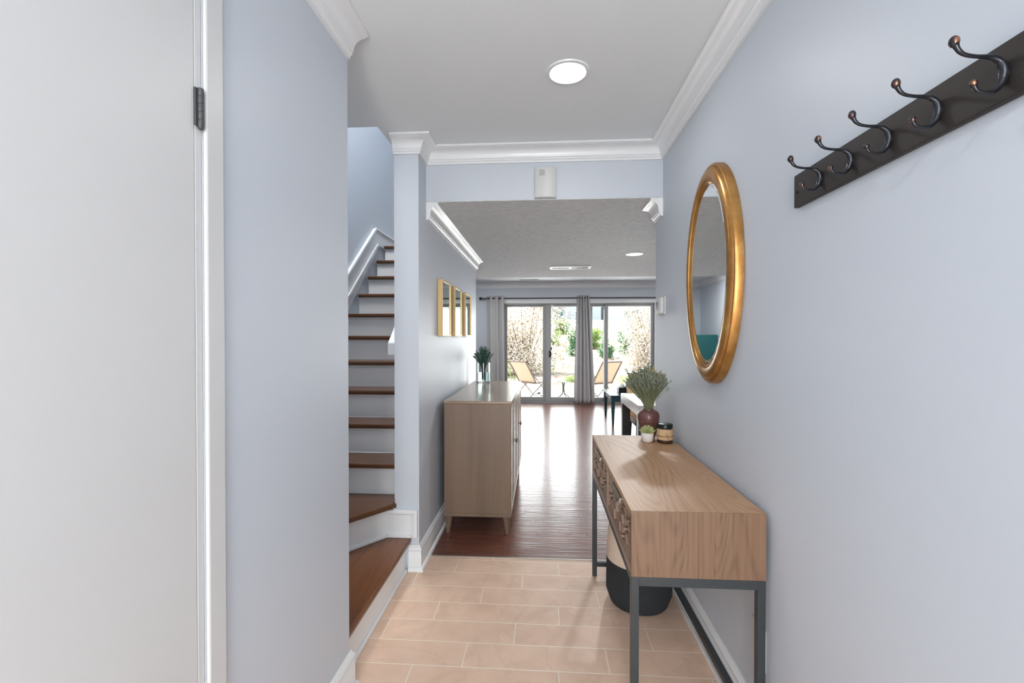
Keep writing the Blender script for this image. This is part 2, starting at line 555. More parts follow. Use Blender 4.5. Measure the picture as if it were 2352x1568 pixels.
# ---------------------------------------------------------------- mesh helpers
class MB:
    def __init__(s):
        s.v = []
        s.f = []

    def box(s, x0, x1, y0, y1, z0, z1):
        b = len(s.v)
        s.v += [(x0, y0, z0), (x1, y0, z0), (x1, y1, z0), (x0, y1, z0), (x0, y0, z1), (x1, y0, z1), (x1, y1, z1), (x0, y1, z1)]
        s.f += [tuple(b + i for i in q) for q in ((0, 3, 2, 1), (4, 5, 6, 7), (0, 1, 5, 4), (1, 2, 6, 5), (2, 3, 7, 6), (3, 0, 4, 7))]
        return s

    def prism(s, poly, z0, z1):
        b = len(s.v)
        n = len(poly)
        s.v += [(x, y, z0) for x, y in poly] + [(x, y, z1) for x, y in poly]
        s.f.append(tuple(b + i for i in reversed(range(n))))
        s.f.append(tuple(b + n + i for i in range(n)))
        for i in range(n):
            j = (i + 1) % n
            s.f.append((b + i, b + j, b + n + j, b + n + i))
        return s

    def prism_yz(s, poly, x0, x1):
        b = len(s.v)
        n = len(poly)
        s.v += [(x0, y, z) for y, z in poly] + [(x1, y, z) for y, z in poly]
        s.f.append(tuple(b + i for i in reversed(range(n))))
        s.f.append(tuple(b + n + i for i in range(n)))
        for i in range(n):
            j = (i + 1) % n
            s.f.append((b + i, b + j, b + n + j, b + n + i))
        return s

    def lathe(s, prof, cx=0, cy=0, seg=32, cap=True):
        b = len(s.v)
        for r, z in prof:
            for k in range(seg):
                a = 2 * PI * k / seg
                s.v.append((cx + r * math.cos(a), cy + r * math.sin(a), z))
        for i in range(len(prof) - 1):
            for k in range(seg):
                k2 = (k + 1) % seg
                s.f.append((b + i * seg + k, b + i * seg + k2, b + (i + 1) * seg + k2, b + (i + 1) * seg + k))
        if cap:
            s.f.append(tuple(b + k for k in reversed(range(seg))))
            e = b + (len(prof) - 1) * seg
            s.f.append(tuple(e + k for k in range(seg)))
        return s

    def tube(s, pts, rad, seg=8, cap=True, flat=1.0):
        pts = [Vector(p) for p in pts]
        if isinstance(rad, (int, float)):
            rad = [rad] * len(pts)
        b = len(s.v)
        up = None
        for i, p in enumerate(pts):
            t = (pts[min(i + 1, len(pts) - 1)] - pts[max(i - 1, 0)])
            if t.length < 1e-9:
                t = Vector((0, 0, 1))
            t.normalize()
            if up is None:
                up = Vector((0, 0, 1)) if abs(t.z) < 0.9 else Vector((0, 1, 0))
            u = (up - t * up.dot(t))
            if u.length < 1e-6:
                u = Vector((1, 0, 0)) - t * t.x
            u.normalize()
            up = u
            w = t.cross(u)
            for k in range(seg):
                a = 2 * PI * k / seg
                q = p + (u * math.cos(a) + w * math.sin(a) * flat) * rad[i]
                s.v.append(tuple(q))
        for i in range(len(pts) - 1):
            for k in range(seg):
                k2 = (k + 1) % seg
                s.f.append((b + i * seg + k, b + i * seg + k2, b + (i + 1) * seg + k2, b + (i + 1) * seg + k))
        if cap:
            s.f.append(tuple(b + k for k in reversed(range(seg))))
            e = b + (len(pts) - 1) * seg
            s.f.append(tuple(e + k for k in range(seg)))
        return s

    def ball(s, c, r, seg=12, rings=8, sc=(1, 1, 1)):
        b = len(s.v)
        c = Vector(c)
        s.v.append((c.x, c.y, c.z - r * sc[2]))
        for i in range(1, rings):
            ph = -PI / 2 + PI * i / rings
            for k in range(seg):
                a = 2 * PI * k / seg
                s.v.append((c.x + r * sc[0] * math.cos(ph) * math.cos(a), c.y + r * sc[1] * math.cos(ph) * math.sin(a), c.z + r * sc[2] * math.sin(ph)))
        s.v.append((c.x, c.y, c.z + r * sc[2]))
        top = len(s.v) - 1
        for k in range(seg):
            s.f.append((b, b + 1 + (k + 1) % seg, b + 1 + k))
            s.f.append((top, top - seg + k, top - seg + (k + 1) % seg))
        for i in range(rings - 2):
            for k in range(seg):
                k2 = (k + 1) % seg
                a0 = b + 1 + i * seg
                s.f.append((a0 + k, a0 + k2, a0 + seg + k2, a0 + seg + k))
        return s

    def sweep(s, path, prof, closed=False, side=1):
        """path: XY points; prof: (offset from wall, z) pairs; side=+1 offsets to the left of travel. Corners are mitred."""
        n = len(path)
        P = [Vector(p) for p in path]
        b = len(s.v)
        for i in range(n):
            if 0 < i < n - 1 or closed:
                d0 = (P[i] - P[i - 1]).normalized()
                d1 = (P[(i + 1) % n] - P[i]).normalized()
                n0 = Vector((-d0.y, d0.x)) * side
                n1 = Vector((-d1.y, d1.x)) * side
                m = (n0 + n1)
                m = m / max(m.dot(n0), 1e-6) if m.length > 1e-6 else n0
            else:
                d = (P[1] - P[0]) if i == 0 else (P[-1] - P[-2])
                d.normalize()
                m = Vector((-d.y, d.x)) * side
            for o, z in prof:
                s.v.append((P[i].x + m.x * o, P[i].y + m.y * o, z))
        k = len(prof)
        for i in range(n if closed else n - 1):
            j = (i + 1) % n
            for q in range(k):
                r = (q + 1) % k
                s.f.append((b + i * k + q, b + j * k + q, b + j * k + r, b + i * k + r))
        if not closed:
            s.f.append(tuple(b + q for q in range(k)))
            s.f.append(tuple(b + (n - 1) * k + q for q in reversed(range(k))))
        return s

    def quad(s, a, b_, c, d):
        b = len(s.v)
        s.v += [tuple(a), tuple(b_), tuple(c), tuple(d)]
        s.f.append((b, b + 1, b + 2, b + 3))
        return s

    def build(s, name, material, parent=None, smooth=False, bevel=0.0, solid=0.0, angle=35, fix=True):
        me = bpy.data.meshes.new(name)
        me.from_pydata(s.v, [], s.f)
        if fix:
            bm = bmesh.new()
            bm.from_mesh(me)
            bmesh.ops.recalc_face_normals(bm, faces=bm.faces)
            bm.to_mesh(me)
            bm.free()
        me.update()
        me.materials.append(material)
        if smooth:
            for p in me.polygons:
                p.use_smooth = True
            me.set_sharp_from_angle(angle=math.radians(angle))
        o = bpy.data.objects.new(name, me)
        COL.objects.link(o)
        if parent is not None:
            o.parent = parent
            o.matrix_parent_inverse = Matrix.Identity(4)
        if bevel:
            md = o.modifiers.new('edge', 'BEVEL')
            md.width = bevel
            md.segments = 2
            md.limit_method = 'ANGLE'
            md.angle_limit = math.radians(40)
        if solid:
            md = o.modifiers.new('thick', 'SOLIDIFY')
            md.thickness = solid
        return o


def tag(o, label, cat, group=None, kind=None):
    o['label'] = label
    o['category'] = cat
    if group:
        o['group'] = group
    if kind:
        o['kind'] = kind
    return o


def thing(name, loc, label, cat, group=None, rz=0.0):
    o = bpy.data.objects.new(name, None)
    o.empty_display_size = 0.1
    COL.objects.link(o)
    o.location = loc
    o.rotation_euler = (0, 0, rz)
    tag(o, label, cat, group)
    return o


def shell(name, mb, m, parent=None, label=None, cat=None, **kw):
    o = mb.build(name, m, parent, **kw)
    if parent is None:
        o['kind'] = 'structure'
        if label:
            o['label'] = label
            o['category'] = cat or stem_word(name)
    return o


def stem_word(n):
    return n.split('_')[0].split('.')[0]


def copy_tree(o, parent=None):
    c = o.copy()
    COL.objects.link(c)
    c.parent = parent
    for ch in list(o.children):
        copy_tree(ch, c)
    return c


# ---------------------------------------------------------------- room shell
XR, XL, XN = 0.70, -0.695, -0.72       # hall right wall, left wall past the stairs, left wall before them
YH = 2.70                               # dropped header / start of wood floor
ZC, ZL, ZF = 2.44, 2.13, 2.40           # hall ceiling, low ceiling, living room ceiling
YP = 2.53                               # face of the pillar
YE = 4.76                               # end of the left wall
YW = 9.10                               # window wall
XSL, XSR = -1.68, -0.835                # stair walls
XF0, XF1 = -1.75, 3.2                   # living room

shell('floor', MB().prism([(XN - 0.1, -2.5), (XR + 0.12, -2.5), (XR + 0.12, 2.708), (XSR, 2.708), (XSR, 1.66), (XN - 0.1, 1.66)], -0.12, 0.0), M['tile'], label='beige stone look tile floor of the entry hall', cat='floor')
shell('floor', MB().prism([(XSR, 2.708), (XF1 + 0.1, 2.708), (XF1 + 0.1, YW + 0.02), (XF0 - 0.1, YW + 0.02), (XF0 - 0.1, YE - 0.1), (XSR, YE - 0.1)], -0.12, 0.002), M['planks'], label='glossy reddish brown plank floor running to the patio doors', cat='floor')
shell('trim_1', MB().prism([(-0.66, 2.698), (0.685, 2.698), (0.685, 2.708), (-0.66, 2.708)], -0.01, 0.004), M['silver'], label='thin metal strip between tile and wood floor', cat='trim')

shell('wall_right', MB().box(XR, XR + 0.12, -2.5, 2.86, 0, ZC), M['wall'], label='grey blue wall with the round mirror and the coat rack', cat='wall')
w = MB()
w.box(XN - 0.12, XN, 0.925, 1.65, 0, ZC)
w.box(XN - 0.12, XN, 0.02, 0.925, 2.045, ZC)
w.box(XN - 0.12, XN, -2.5, 0.02, 0, ZC)
shell('wall_left', w, M['wall'], label='grey blue wall between the white door and the stairs', cat='wall')
shell('wall_pillar', MB().box(XSR, XL, YP, YE, 0, 2.44), M['wall'], label='grey blue wall with three brass framed mirrors', cat='wall')
shell('wall_header', MB().box(XL, XR, YH, YH + 0.1, ZL + 0.004, ZC), M['wall'], label='grey blue header above the passage', cat='wall')
# wall behind the camera, with the open front door in it
w = MB()
w.box(XN - 0.12, -0.50, -2.6, -2.5, 0, ZC)
w.box(0.40, XR + 0.12, -2.6, -2.5, 0, ZC)
w.box(-0.50, 0.40, -2.6, -2.5, 2.12, ZC)
shell('wall_back', w, M['wall'], label='wall around the front door', cat='wall')
# stairwell
shell('wall_stair_left', MB().box(XSL - 0.12, XSL, 1.53, 5.7, 0, 5.0), M['wall'], label='tall grey blue wall beside the stairs', cat='wall')
shell('wall_stair_near', MB().box(XSL, XN - 0.12, 1.53, 1.65, 0, ZC), M['wall'], label='wall at the foot of the stairs', cat='wall')
w = MB()
w.box(XSL, -0.875, 2.26, 2.382, ZC + 0.02, 5.0)
w.box(-0.875, -0.755, 2.26, 5.7, ZC + 0.02, 5.0)
w.box(XSL, -0.875, 5.6, 5.7, 2.2, 5.0)
shell('wall_stair_upper', w, M['wall'], label='upper stairwell walls', cat='wall')
shell('wall_stair_back', MB().box(XF0 - 0.1, XSR, 4.736, YE, 0, 2.12), M['wall'], label='wall closing the stairs off from the living room', cat='wall')
# ceilings
w = MB()
w.box(-0.875, XR + 0.12, -2.6, YH, ZC, ZC + 0.02)
w.box(XSL, -0.875, -2.6, 2.382, ZC, ZC + 0.02)
shell('ceiling', w, M['ceiling'], label='smooth white hall ceiling', cat='ceiling')
w = MB()
w.box(XL, XF1, YH + 0.0005, 6.20, ZL, ZL + 0.0035)
w.box(XF0, XL, YE, 6.20, ZL, ZL + 0.0035)
w.box(XF0, XF1, 6.18, 6.20, ZL + 0.0035, ZF)
shell('ceiling', w, M['ceiling_tex'], label='low grey ceiling with brushed swirl texture', cat='ceiling')
shell('ceiling', MB().box(XF0, XF1, 6.20, YW, ZF, ZF + 0.03), M['ceiling'], label='raised white ceiling by the patio doors', cat='ceiling')
shell('ceiling', MB().box(XSL - 0.12, -0.755, 2.26, 5.7, 5.0, 5.04), M['ceiling'], label='ceiling at the top of the stairwell', cat='ceiling')
# living room walls
OX0, OX1, OZ1 = -0.80, 2.24, 2.0
w = MB()
w.box(XF0 - 0.1, OX0, YW, YW + 0.16, 0, ZF + 0.03)
w.box(OX1, XF1 + 0.1, YW, YW + 0.16, 0, ZF + 0.03)
w.box(OX0, OX1, YW, YW + 0.16, OZ1, ZF + 0.03)
shell('wall_window', w, M['wall'], label='grey blue wall around the patio doors', cat='wall')
shell('wall_living_left', MB().box(XF0 - 0.1, XF0, YE, YW, 0, ZF + 0.03), M['wall'], label='grey blue living room side wall', cat='wall')
shell('wall_living_right', MB().box(XF1, XF1 + 0.1, 2.74, YW, 0, ZF + 0.03), M['wall'], label='grey blue dining side wall', cat='wall')
shell('wall_living_near', MB().box(XR + 0.12, XF1, 2.74, 2.86, 0, ZF), M['wall'], label='wall behind the dining table', cat='wall')

# ---------------------------------------------------------------- crown mouldings and baseboards
def crown(zt, h=0.092, d=0.082):
    p = [(0, zt - h), (0.012, zt - h), (0.012, zt - h + 0.010), (0.020, zt - h + 0.016), (0.020, zt - h + 0.024)]
    for i in range(7):
        a = i / 6 * PI / 2
        p.append((0.024 + (d - 0.038) * (1 - math.cos(a)), zt - h + 0.026 + (h - 0.046) * math.sin(a)))
    p += [(d - 0.010, zt - 0.016), (d, zt - 0.012), (d, zt - 0.0008), (0, zt - 0.0008)]
    return p


def base(h=0.145, d=0.016):
    return [(0.0005, 0), (d + 0.012, 0), (d + 0.011, 0.012), (d + 0.004, 0.022), (d, 0.024), (d, h - 0.045), (d - 0.003, h - 0.040),
            (d - 0.003, h - 0.034), (d + 0.002, h - 0.028), (d + 0.002, h - 0.020), (d - 0.006, h - 0.010), (d - 0.009, h - 0.002), (d - 0.012, h), (0.0005, h)]


BASE = base()
BASE_UP = [(o, z + 0.19) for o, z in base(0.155)]
kw = dict(smooth=True, angle=40)
# hall crown: right wall -> header -> pillar side -> pillar face, in one run
shell('trim_2', MB().sweep([(XR, -2.5), (XR, YH), (XL, YH), (XL, YP), (XSR - 0.002, YP)], crown(ZC), side=1), M['trim'], label='white crown moulding around the hall header', cat='trim', **kw)
shell('trim_3', MB().sweep([(XN, 1.65), (XN, -2.5)], crown(ZC), side=1), M['trim'], label='white crown moulding ending above the stairs', cat='trim', **kw)
shell('trim_4', MB().sweep([(XL, YH + 0.001), (XL, YE), (XSR - 0.2, YE)], crown(ZL, 0.105, 0.07), side=-1), M['trim'], label='white crown moulding above the brass framed mirrors', cat='trim', **kw)
shell('trim_5', MB().sweep([(XR + 0.4, 2.86), (XR, 2.86), (XR, YH + 0.001)], crown(ZL, 0.105, 0.07), side=-1), M['trim'], label='short white crown moulding end by the header corner', cat='trim', **kw)
shell('trim_6', MB().sweep([(XF0, YE), (XF0, YW), (XF1, YW)], crown(ZF, 0.105, 0.08), side=-1), M['trim'], label='white crown moulding above the patio doors', cat='trim', **kw)

shell('baseboard_right', MB().sweep([(XR, -2.5), (XR, 2.86), (XR + 0.2, 2.86)], BASE, side=1), M['trim'], label='white baseboard behind the console table', cat='baseboard', **kw)
shell('baseboard_left', MB().sweep([(XN, 0.98), (XN, 1.65), (XN - 0.04, 1.65)], BASE, side=-1), M['trim'], label='white baseboard before the stairs', cat='baseboard', **kw)
shell('baseboard_pillar', MB().sweep([(-0.752, YP), (XL, YP), (XL, YE), (XSR - 0.2, YE)], BASE, side=-1), M['trim'], label='white baseboard along the mirror wall', cat='baseboard', **kw)
shell('baseboard_window', MB().sweep([(XF0, YE), (XF0, YW), (OX0, YW)], BASE, side=-1), M['trim'], label='white baseboard in the living room corner', cat='baseboard', **kw)

# panel of baseboard on the pillar above the first tread
p_ = MB()
p_.box(-0.90, -0.700, YP - 0.016, YP - 0.001, 0.19, 0.345)
p_.box(-0.90, -0.700, YP - 0.026, YP - 0.016, 0.325, 0.345)
p_.box(-0.90, -0.700, YP - 0.022, YP - 0.016, 0.312, 0.320)
p_.box(-0.720, -0.700, YP - 0.026, YP - 0.016, 0.19, 0.325)
p_.box(-0.733, -0.726, YP - 0.022, YP - 0.016, 0.19, 0.312)
p_.box(-0.90, -0.735, YP - 0.028, YP - 0.016, 0.19, 0.205)
shell('trim_7', p_, M['trim'], label='white panelled skirting on the pillar above the bottom step', cat='trim', bevel=0.002)

# ---------------------------------------------------------------- white slab door at the left with casing and hinge
d1 = bpy.data.objects.new('door_1', None)
COL.objects.link(d1)
d1.location = (XN, 0.9, 0)
d1['kind'] = 'structure'
d1['label'] = 'plain white slab door with one dark hinge in view'
d1['category'] = 'door'
L = lambda y: y - 0.9
MB().box(-0.04, -0.001, L(0.075), L(0.9038), 0.008, 2.030).build('panel', M['door'], d1, bevel=0.002)
MB().box(-0.12, -0.001, L(0.905), L(0.9238), 0, 2.0335).box(-0.12, -0.001, L(0.0302), L(0.07), 0, 2.0335).box(-0.12, -0.001, L(0.0302), L(0.9238), 2.034, 2.0448).build('jamb', M['door'], d1, bevel=0.0015)
MB().box(0.0, 0.010, L(0.924), L(0.978), 0, 2.12).box(0.0, 0.017, L(-0.025), L(0.03), 0, 2.12).box(0.0, 0.017, L(0.03), L(0.924), 2.05, 2.12).build('casing', M['door'], d1, bevel=0.004)
for zc in (1.800, 0.25):
    hg = MB().box(-0.001, 0.0035, L(0.9015), L(0.9105), zc - 0.039, zc + 0.039).build('hinge', M['hinge'], d1, bevel=0.001)
    kn = MB()
    for a, b in ((-0.040, -0.025), (-0.0245, -0.0090), (-0.0085, 0.0085), (0.0090, 0.0245), (0.025, 0.040)):
        kn.lathe([(0.0058, zc + a), (0.0062, zc + a + 0.001), (0.0062, zc + b - 0.001), (0.0058, zc + b)], 0.0055, L(0.9130), 14)
    kn.lathe([(0.003, zc - 0.045), (0.005, zc - 0.0435), (0.005, zc - 0.040)], 0.0055, L(0.9130), 12)
    kn.build('hinge_barrel', M['hinge'], hg, smooth=True)

# ---------------------------------------------------------------- staircase
st = thing('staircase', (-0.835, 2.63, 0), 'closed staircase with dark wood treads and white risers turning up behind the pillar', 'stairs')
SO = Vector((-0.835, 2.63, 0))


def sbuild(name, mb, m, **k):
    mb.v = [tuple(Vector(q) - SO) for q in mb.v]
    return mb.build(name, m, st, **k)


TH = 0.030
XT = XSR - 0.004
XS = XSL + 0.022
# first winder
sbuild('tread', MB().prism([(-0.735, 1.662), (-0.735, 2.515), (XT, 2.515), (XSL + 0.002, 2.515), (XSL + 0.002, 1.662)], 0.19 - TH, 0.19), M['treadY'], bevel=0.009)
sbuild('riser', MB().box(-0.785, -0.765, 1.662, 2.515, 0.0, 0.19 - TH).prism_yz([(1.662, 0), (2.50, 0), (2.50, 0.016), (1.662, 0.016)], -0.765, -0.754), M['trim'], bevel=0.003)
# second winder with a slanted nose
A = Vector((-0.822, 2.525))
dv = Vector((-0.196, -0.25)).normalized()
nv = Vector((-dv.y, dv.x))
if nv.x > 0:
    nv = -nv
k = (A.y - 1.662) / -dv.y
B = A + dv * k
sbuild('tread', MB().prism([tuple(A), tuple(B), (XSL + 0.002, 1.662), (XSL + 0.002, 2.68), (XT, 2.68), (XT, 2.525)], 0.38 - TH, 0.38), M['tread'], bevel=0.009)
r0 = A + nv * 0.035 - dv * 0.0
r1 = B + nv * 0.035
r0 = r0 + dv * 0.012
r1 = r1 - dv * 0.05
q0 = r0 + nv * 0.015
q1 = r1 + nv * 0.015
m0 = r0 - nv * 0.011
m1 = r1 - nv * 0.011
sbuild('riser', MB().prism([tuple(r0), tuple(r1), tuple(q1), tuple(q0)], 0.19, 0.38 - TH).prism([tuple(m0), tuple(m1), tuple(r1), tuple(r0)], 0.19, 0.205), M['trim'], bevel=0.002)
for i in range(10):
    z = 0.57 + 0.19 * i
    yf = 2.63 + 0.229 * i
    y1 = yf + 0.229 + 0.032 if i < 9 else 5.59
    sbuild('tread', MB().box(XS, XT, yf, y1, z - TH, z), M['tread'], bevel=0.009)
    sbuild('riser', MB().box(XS, XT, yf + 0.030, yf + 0.042, z - 0.19, z - TH).box(XS, XT, yf + 0.020, yf + 0.030, z - TH - 0.014, z - TH), M['trim'], bevel=0.002)
sk_ = MB()
ya, yb = 2.40, 4.448
zt = lambda y: 1.81 + 0.822 * (y - 3.724)
sk_.prism_yz([(ya, zt(ya) - 0.48), (ya, zt(ya)), (yb, zt(yb)), (5.59, zt(yb)), (5.59, 2.25), (4.56, 2.25)], XSL + 0.002, XS)
sbuild('skirt_board', sk_, M['trim'])
cp = MB()
cp.prism_yz([(ya, zt(ya) - 0.022), (ya, zt(ya) + 0.006), (yb, zt(yb) + 0.006), (5.59, zt(yb) + 0.006), (5.59, zt(yb) - 0.016), (yb + 0.01, zt(yb) - 0.016)], XS, XS + 0.014)
cp.prism_yz([(ya, zt(ya) - 0.045), (ya, zt(ya) - 0.034), (yb + 0.01, zt(yb + 0.01) - 0.034), (5.59, zt(yb) - 0.026), (5.59, zt(yb) - 0.034), (yb + 0.014, zt(yb + 0.014) - 0.046)], XS, XS + 0.008)
cp.prism_yz([(ya, zt(ya) - 0.215), (ya, zt(ya) - 0.185), (4.50, zt(4.50) - 0.185), (4.52, zt(4.52) - 0.215)], XS, XS + 0.012)
sbuild('skirt_moulding', cp, M['trim'], bevel=0.002)
sr = MB().prism_yz([(2.585, 0.38), (2.585, 0.66), (4.45, 2.20), (4.66, 2.20), (4.66, 2.05), (2.66, 0.38)], XT + 0.0005, XSR - 0.0005)
sbuild('side_trim', MB().box(XT - 0.018, XT, 2.592, 2.612, 0.382, 0.70), M['trim'])

hr = thing('handrail', (-0.905, 2.69, 1.21), 'white painted handrail end poking out past the pillar on the stair wall', 'handrail')
hm = MB().prism_yz([(0, 0), (0, 0.075), (1.6, 0.075 + 1.33), (1.6, 1.33)], -0.026, 0.026)
hm.build('rail', M['trim'], hr, bevel=0.006)
for yy in (0.35, 1.3):
    MB().tube([(0.0, yy, 0.832 * yy + 0.0), (0.0, yy, 0.832 * yy - 0.04), (0.068, yy, 0.832 * yy - 0.06)], 0.008, 8).build('bracket', M['trim'], hr, smooth=True)

# ---------------------------------------------------------------- sliding patio doors
dr = bpy.data.objects.new('door_2', None)
COL.objects.link(dr)
dr.location = (0, YW, 0)
dr['kind'] = 'structure'
dr['label'] = 'wide grey aluminium sliding patio doors'
dr['category'] = 'door'
MB().box(OX0, OX0 + 0.05, 0.02, 0.14, 0.0, OZ1).box(OX1 - 0.05, OX1, 0.02, 0.14, 0.0, OZ1).box(OX0, OX1, 0.02, 0.14, OZ1 - 0.03, OZ1).box(OX0, OX1, 0.02, 0.14, 0.0, 0.035).build('frame', M['alu'], dr, bevel=0.003)
MB().box(OX0 - 0.01, OX1 + 0.01, -0.012, 0.02, OZ1 - 0.005, OZ1 + 0.082).box(OX1 - 0.035, OX1 + 0.03, -0.012, 0.02, 0.0, OZ1).build('casing', M['trim'], dr, bevel=0.003)


def sash(x0, x1, y0, sl, srt, zt_, zb_, handle=None):
    s_ = MB()
    s_.box(x0, x0 + sl, y0, y0 + 0.035, 0.036, OZ1 - 0.031)
    s_.box(x1 - srt, x1, y0, y0 + 0.035, 0.036, OZ1 - 0.031)
    s_.box(x0 + sl, x1 - srt, y0, y0 + 0.035, OZ1 - 0.031 - zt_, OZ1 - 0.031)
    s_.box(x0 + sl, x1 - srt, y0, y0 + 0.035, 0.036, 0.036 + zb_)
    o = s_.build('sash', M['alu'], dr, bevel=0.003)
    MB().box(x0 + sl, x1 - srt, y0 + 0.015, y0 + 0.021, 0.036 + zb_, OZ1 - 0.031 - zt_).build('glass_pane', M['pane'], o)
    return o


sash(OX0 + 0.051, 0.10, 0.085, 0.05, 0.085, 0.04, 0.075)
s2 = sash(0.075, 1.00, 0.045, 0.105, 0.07, 0.04, 0.080)
sash(0.88, 1.315, 0.085, 0.07, 0.085, 0.04, 0.075)
sash(1.24, OX1 - 0.051, 0.045, 0.060, 0.05, 0.04, 0.075)
hd = MB().tube([(0.165, 0.045, 0.92), (0.175, 0.012, 0.93), (0.178, 0.004, 0.98), (0.175, 0.012, 1.03), (0.165, 0.045, 1.04)], 0.011, 8)
hd.box(0.135, 0.165, 0.035, 0.045, 0.91, 1.05)
hd.build('handle', M['black'], s2, smooth=True)
MB().box(0.172, 0.196, 0.025, 0.045, 1.06, 1.12).build('latch', M['black'], s2, bevel=0.003)
MB().box(0.17, 0.235, 0.02, 0.045, 1.935, 1.968).build('latch', M['plastic'], dr, bevel=0.003)

# curtain rod with finial
rd = thing('curtain_rod', (-1.20, 9.0, 2.088), 'thin dark curtain rod with ball finial above the patio doors', 'curtain rod')
MB().tube([(0, 0, 0), (4.1, 0, 0.0)], 0.011, 12).build('rod', M['rod'], rd, smooth=True)
MB().ball((-0.022, 0, 0), 0.030, 16, 10).build('finial', M['rod'], rd, smooth=True)
for xx in (0.03, 3.95):
    MB().box(xx, xx + 0.018, 0.0, 0.095, -0.012, 0.010).build('bracket', M['rod'], rd)


def curtain(name, x0t, x1t, x0b, x1b, ztop, zbot, folds, amp, label, waist=None, ph=0.0):
    mb = MB()
    nu, nz = folds * 20, 26
    for j in range(nz + 1):
        t = j / nz
        e = t ** 0.8
        xa = x0t + (x0b - x0t) * e
        xb = x1t + (x1b - x1t) * e
        for i in range(nu + 1):
            u = i / nu
            a = 2 * PI * folds * u + ph
            am = amp * (0.75 + 0.25 * math.sin(3.1 * u * folds + 1.3)) * (0.85 + 0.25 * t)
            x = xa + (xb - xa) * u + 0.004 * math.sin(2 * a + 0.7) * (0.4 + t)
            y = am * math.sin(a) + 0.006 * math.sin(5 * t + 9 * u)
            mb.v.append((x, y, ztop + (zbot - ztop) * t))
    for j in range(nz):
        for i in range(nu):
            a = j * (nu + 1) + i
            mb.f.append((a, a + 1, a + nu + 2, a + nu + 1))
    root = thing(name, (0, 9.0, 0), label, 'curtain')
    mb.build('panel', M['curtain'], root, smooth=True, angle=80, solid=0.003, fix=False)
    return root


c1 = curtain('curtain', -1.10, -0.755, -1.08, -0.745, 2.135, 0.025, 3, 0.040, 'grey curtain hanging beside the patio doors by the rod finial')
c2 = curtain('curtain', 0.685, 0.925, 0.625, 1.035, 2.135, 0.02, 5, 0.040, 'grey curtain gathered in front of the middle of the patio doors', ph=1.0)
for i in range(5):
    MB().tube([(-1.06 + i * 0.069, -0.003, 2.088), (-1.06 + i * 0.069, 0.003, 2.088)], 0.02, 16).build('grommet', M['rod'], c1)

# ---------------------------------------------------------------- ceiling lights, vent, siren, thermostat, outlet
def downlight(x, y, z, r, label, power, grp):
    t = thing('ceiling_light', (x, y, z), label, 'ceiling light')
    tr = MB()
    seg = 48
    prof = [(r * 0.80, -0.0035), (r * 0.84, -0.008), (r * 0.97, -0.006), (r, -0.0005), (r * 0.80, -0.0005)]
    tr.lathe(prof, 0, 0, seg, cap=False)
    tr.f.append(tuple())
    tr.f.pop()
    b0 = len(prof)
    for k in range(seg):
        k2 = (k + 1) % seg
        tr.f.append(((b0 - 1) * seg + k, (b0 - 1) * seg + k2, k2, k))
    tr.build('trim_ring', M['trim'], t, smooth=True)
    MB().lathe([(r * 0.79, -0.0045), (r * 0.79, -0.001)], 0, 0, seg).build('lens', M['lens'], t)
    lo = light('downlight_bulb', 'AREA', (x, y, z - 0.012), power, (1.0, 0.985, 0.965), r * 1.5, shape='DISK', aim=(0, 0, -1))
    return t


downlight(0.108, 1.944, ZC, 0.092, 'lit round recessed light in the smooth hall ceiling', 2.2, None)
downlight(0.90, 4.50, ZL, 0.090, 'lit round recessed light in the low textured ceiling', 18, None)
# the hall's second recessed light sits above and behind the camera
downlight(0.0, -0.45, ZC, 0.092, 'lit round recessed light in the hall ceiling behind the viewpoint', 8, None)
downlight(-1.22, 2.02, ZC, 0.092, 'unseen recessed light added to brighten the turn of the stairs', 2.3, None)  # added out of view to lift the dark stair risers
downlight(0.0, -1.4, ZC, 0.092, 'unseen recessed light added as fill by the front door', 12, None)  # extra unseen fill for surfaces facing the camera
for lx, lw_ in ((2.3, 'over the dining side'), (-1.2, 'by the tall cabinet')):
    downlight(lx, 7.4, ZF, 0.090, 'unseen recessed light added as fill in the raised ceiling ' + lw_, 22, None)  # both added out of sight to brighten the living room
downlight(2.3, 4.2, ZL, 0.090, 'unseen recessed light added as fill above the white table', 18, None)  # another hidden fill light added for the far room

vt = thing('ceiling_vent', (0.325, 5.30, ZL), 'long white slotted air vent in the low textured ceiling', 'vent', rz=math.radians(-2))
MB().box(-0.235, 0.235, -0.09, -0.062, -0.012, -0.0005).box(-0.235, 0.235, 0.062, 0.09, -0.012, -0.0005).box(-0.235, -0.205, -0.062, 0.062, -0.012, -0.0005).box(0.205, 0.235, -0.062, 0.062, -0.012, -0.0005).box(-0.012, 0.012, -0.062, 0.062, -0.012, -0.0005).build('frame', M['trim'], vt, bevel=0.002)
MB().box(-0.204, 0.204, -0.061, 0.061, -0.0018, -0.0006).build('backing', M['black'], vt)
sl = MB()
for i in range(30):
    x = -0.197 + i * 0.0136
    sl.quad((x, -0.061, -0.011), (x + 0.008, -0.061, -0.003), (x + 0.008, 0.061, -0.003), (x, 0.061, -0.011))
o = sl.build('slats', M['trim'], vt, solid=0.001)
o['kind'] = 'stuff'
for vx in (-0.25, 2.55):
    v2 = thing('ceiling_vent', (vx, 8.6, ZF), 'small flat vent in the raised ceiling ' + ('towards the finial side' if vx < 0 else 'towards the dining side'), 'vent')
    MB().box(-0.18, 0.18, -0.07, 0.07, -0.012, -0.0005).build('frame', M['plastic_grey'], v2, bevel=0.002)

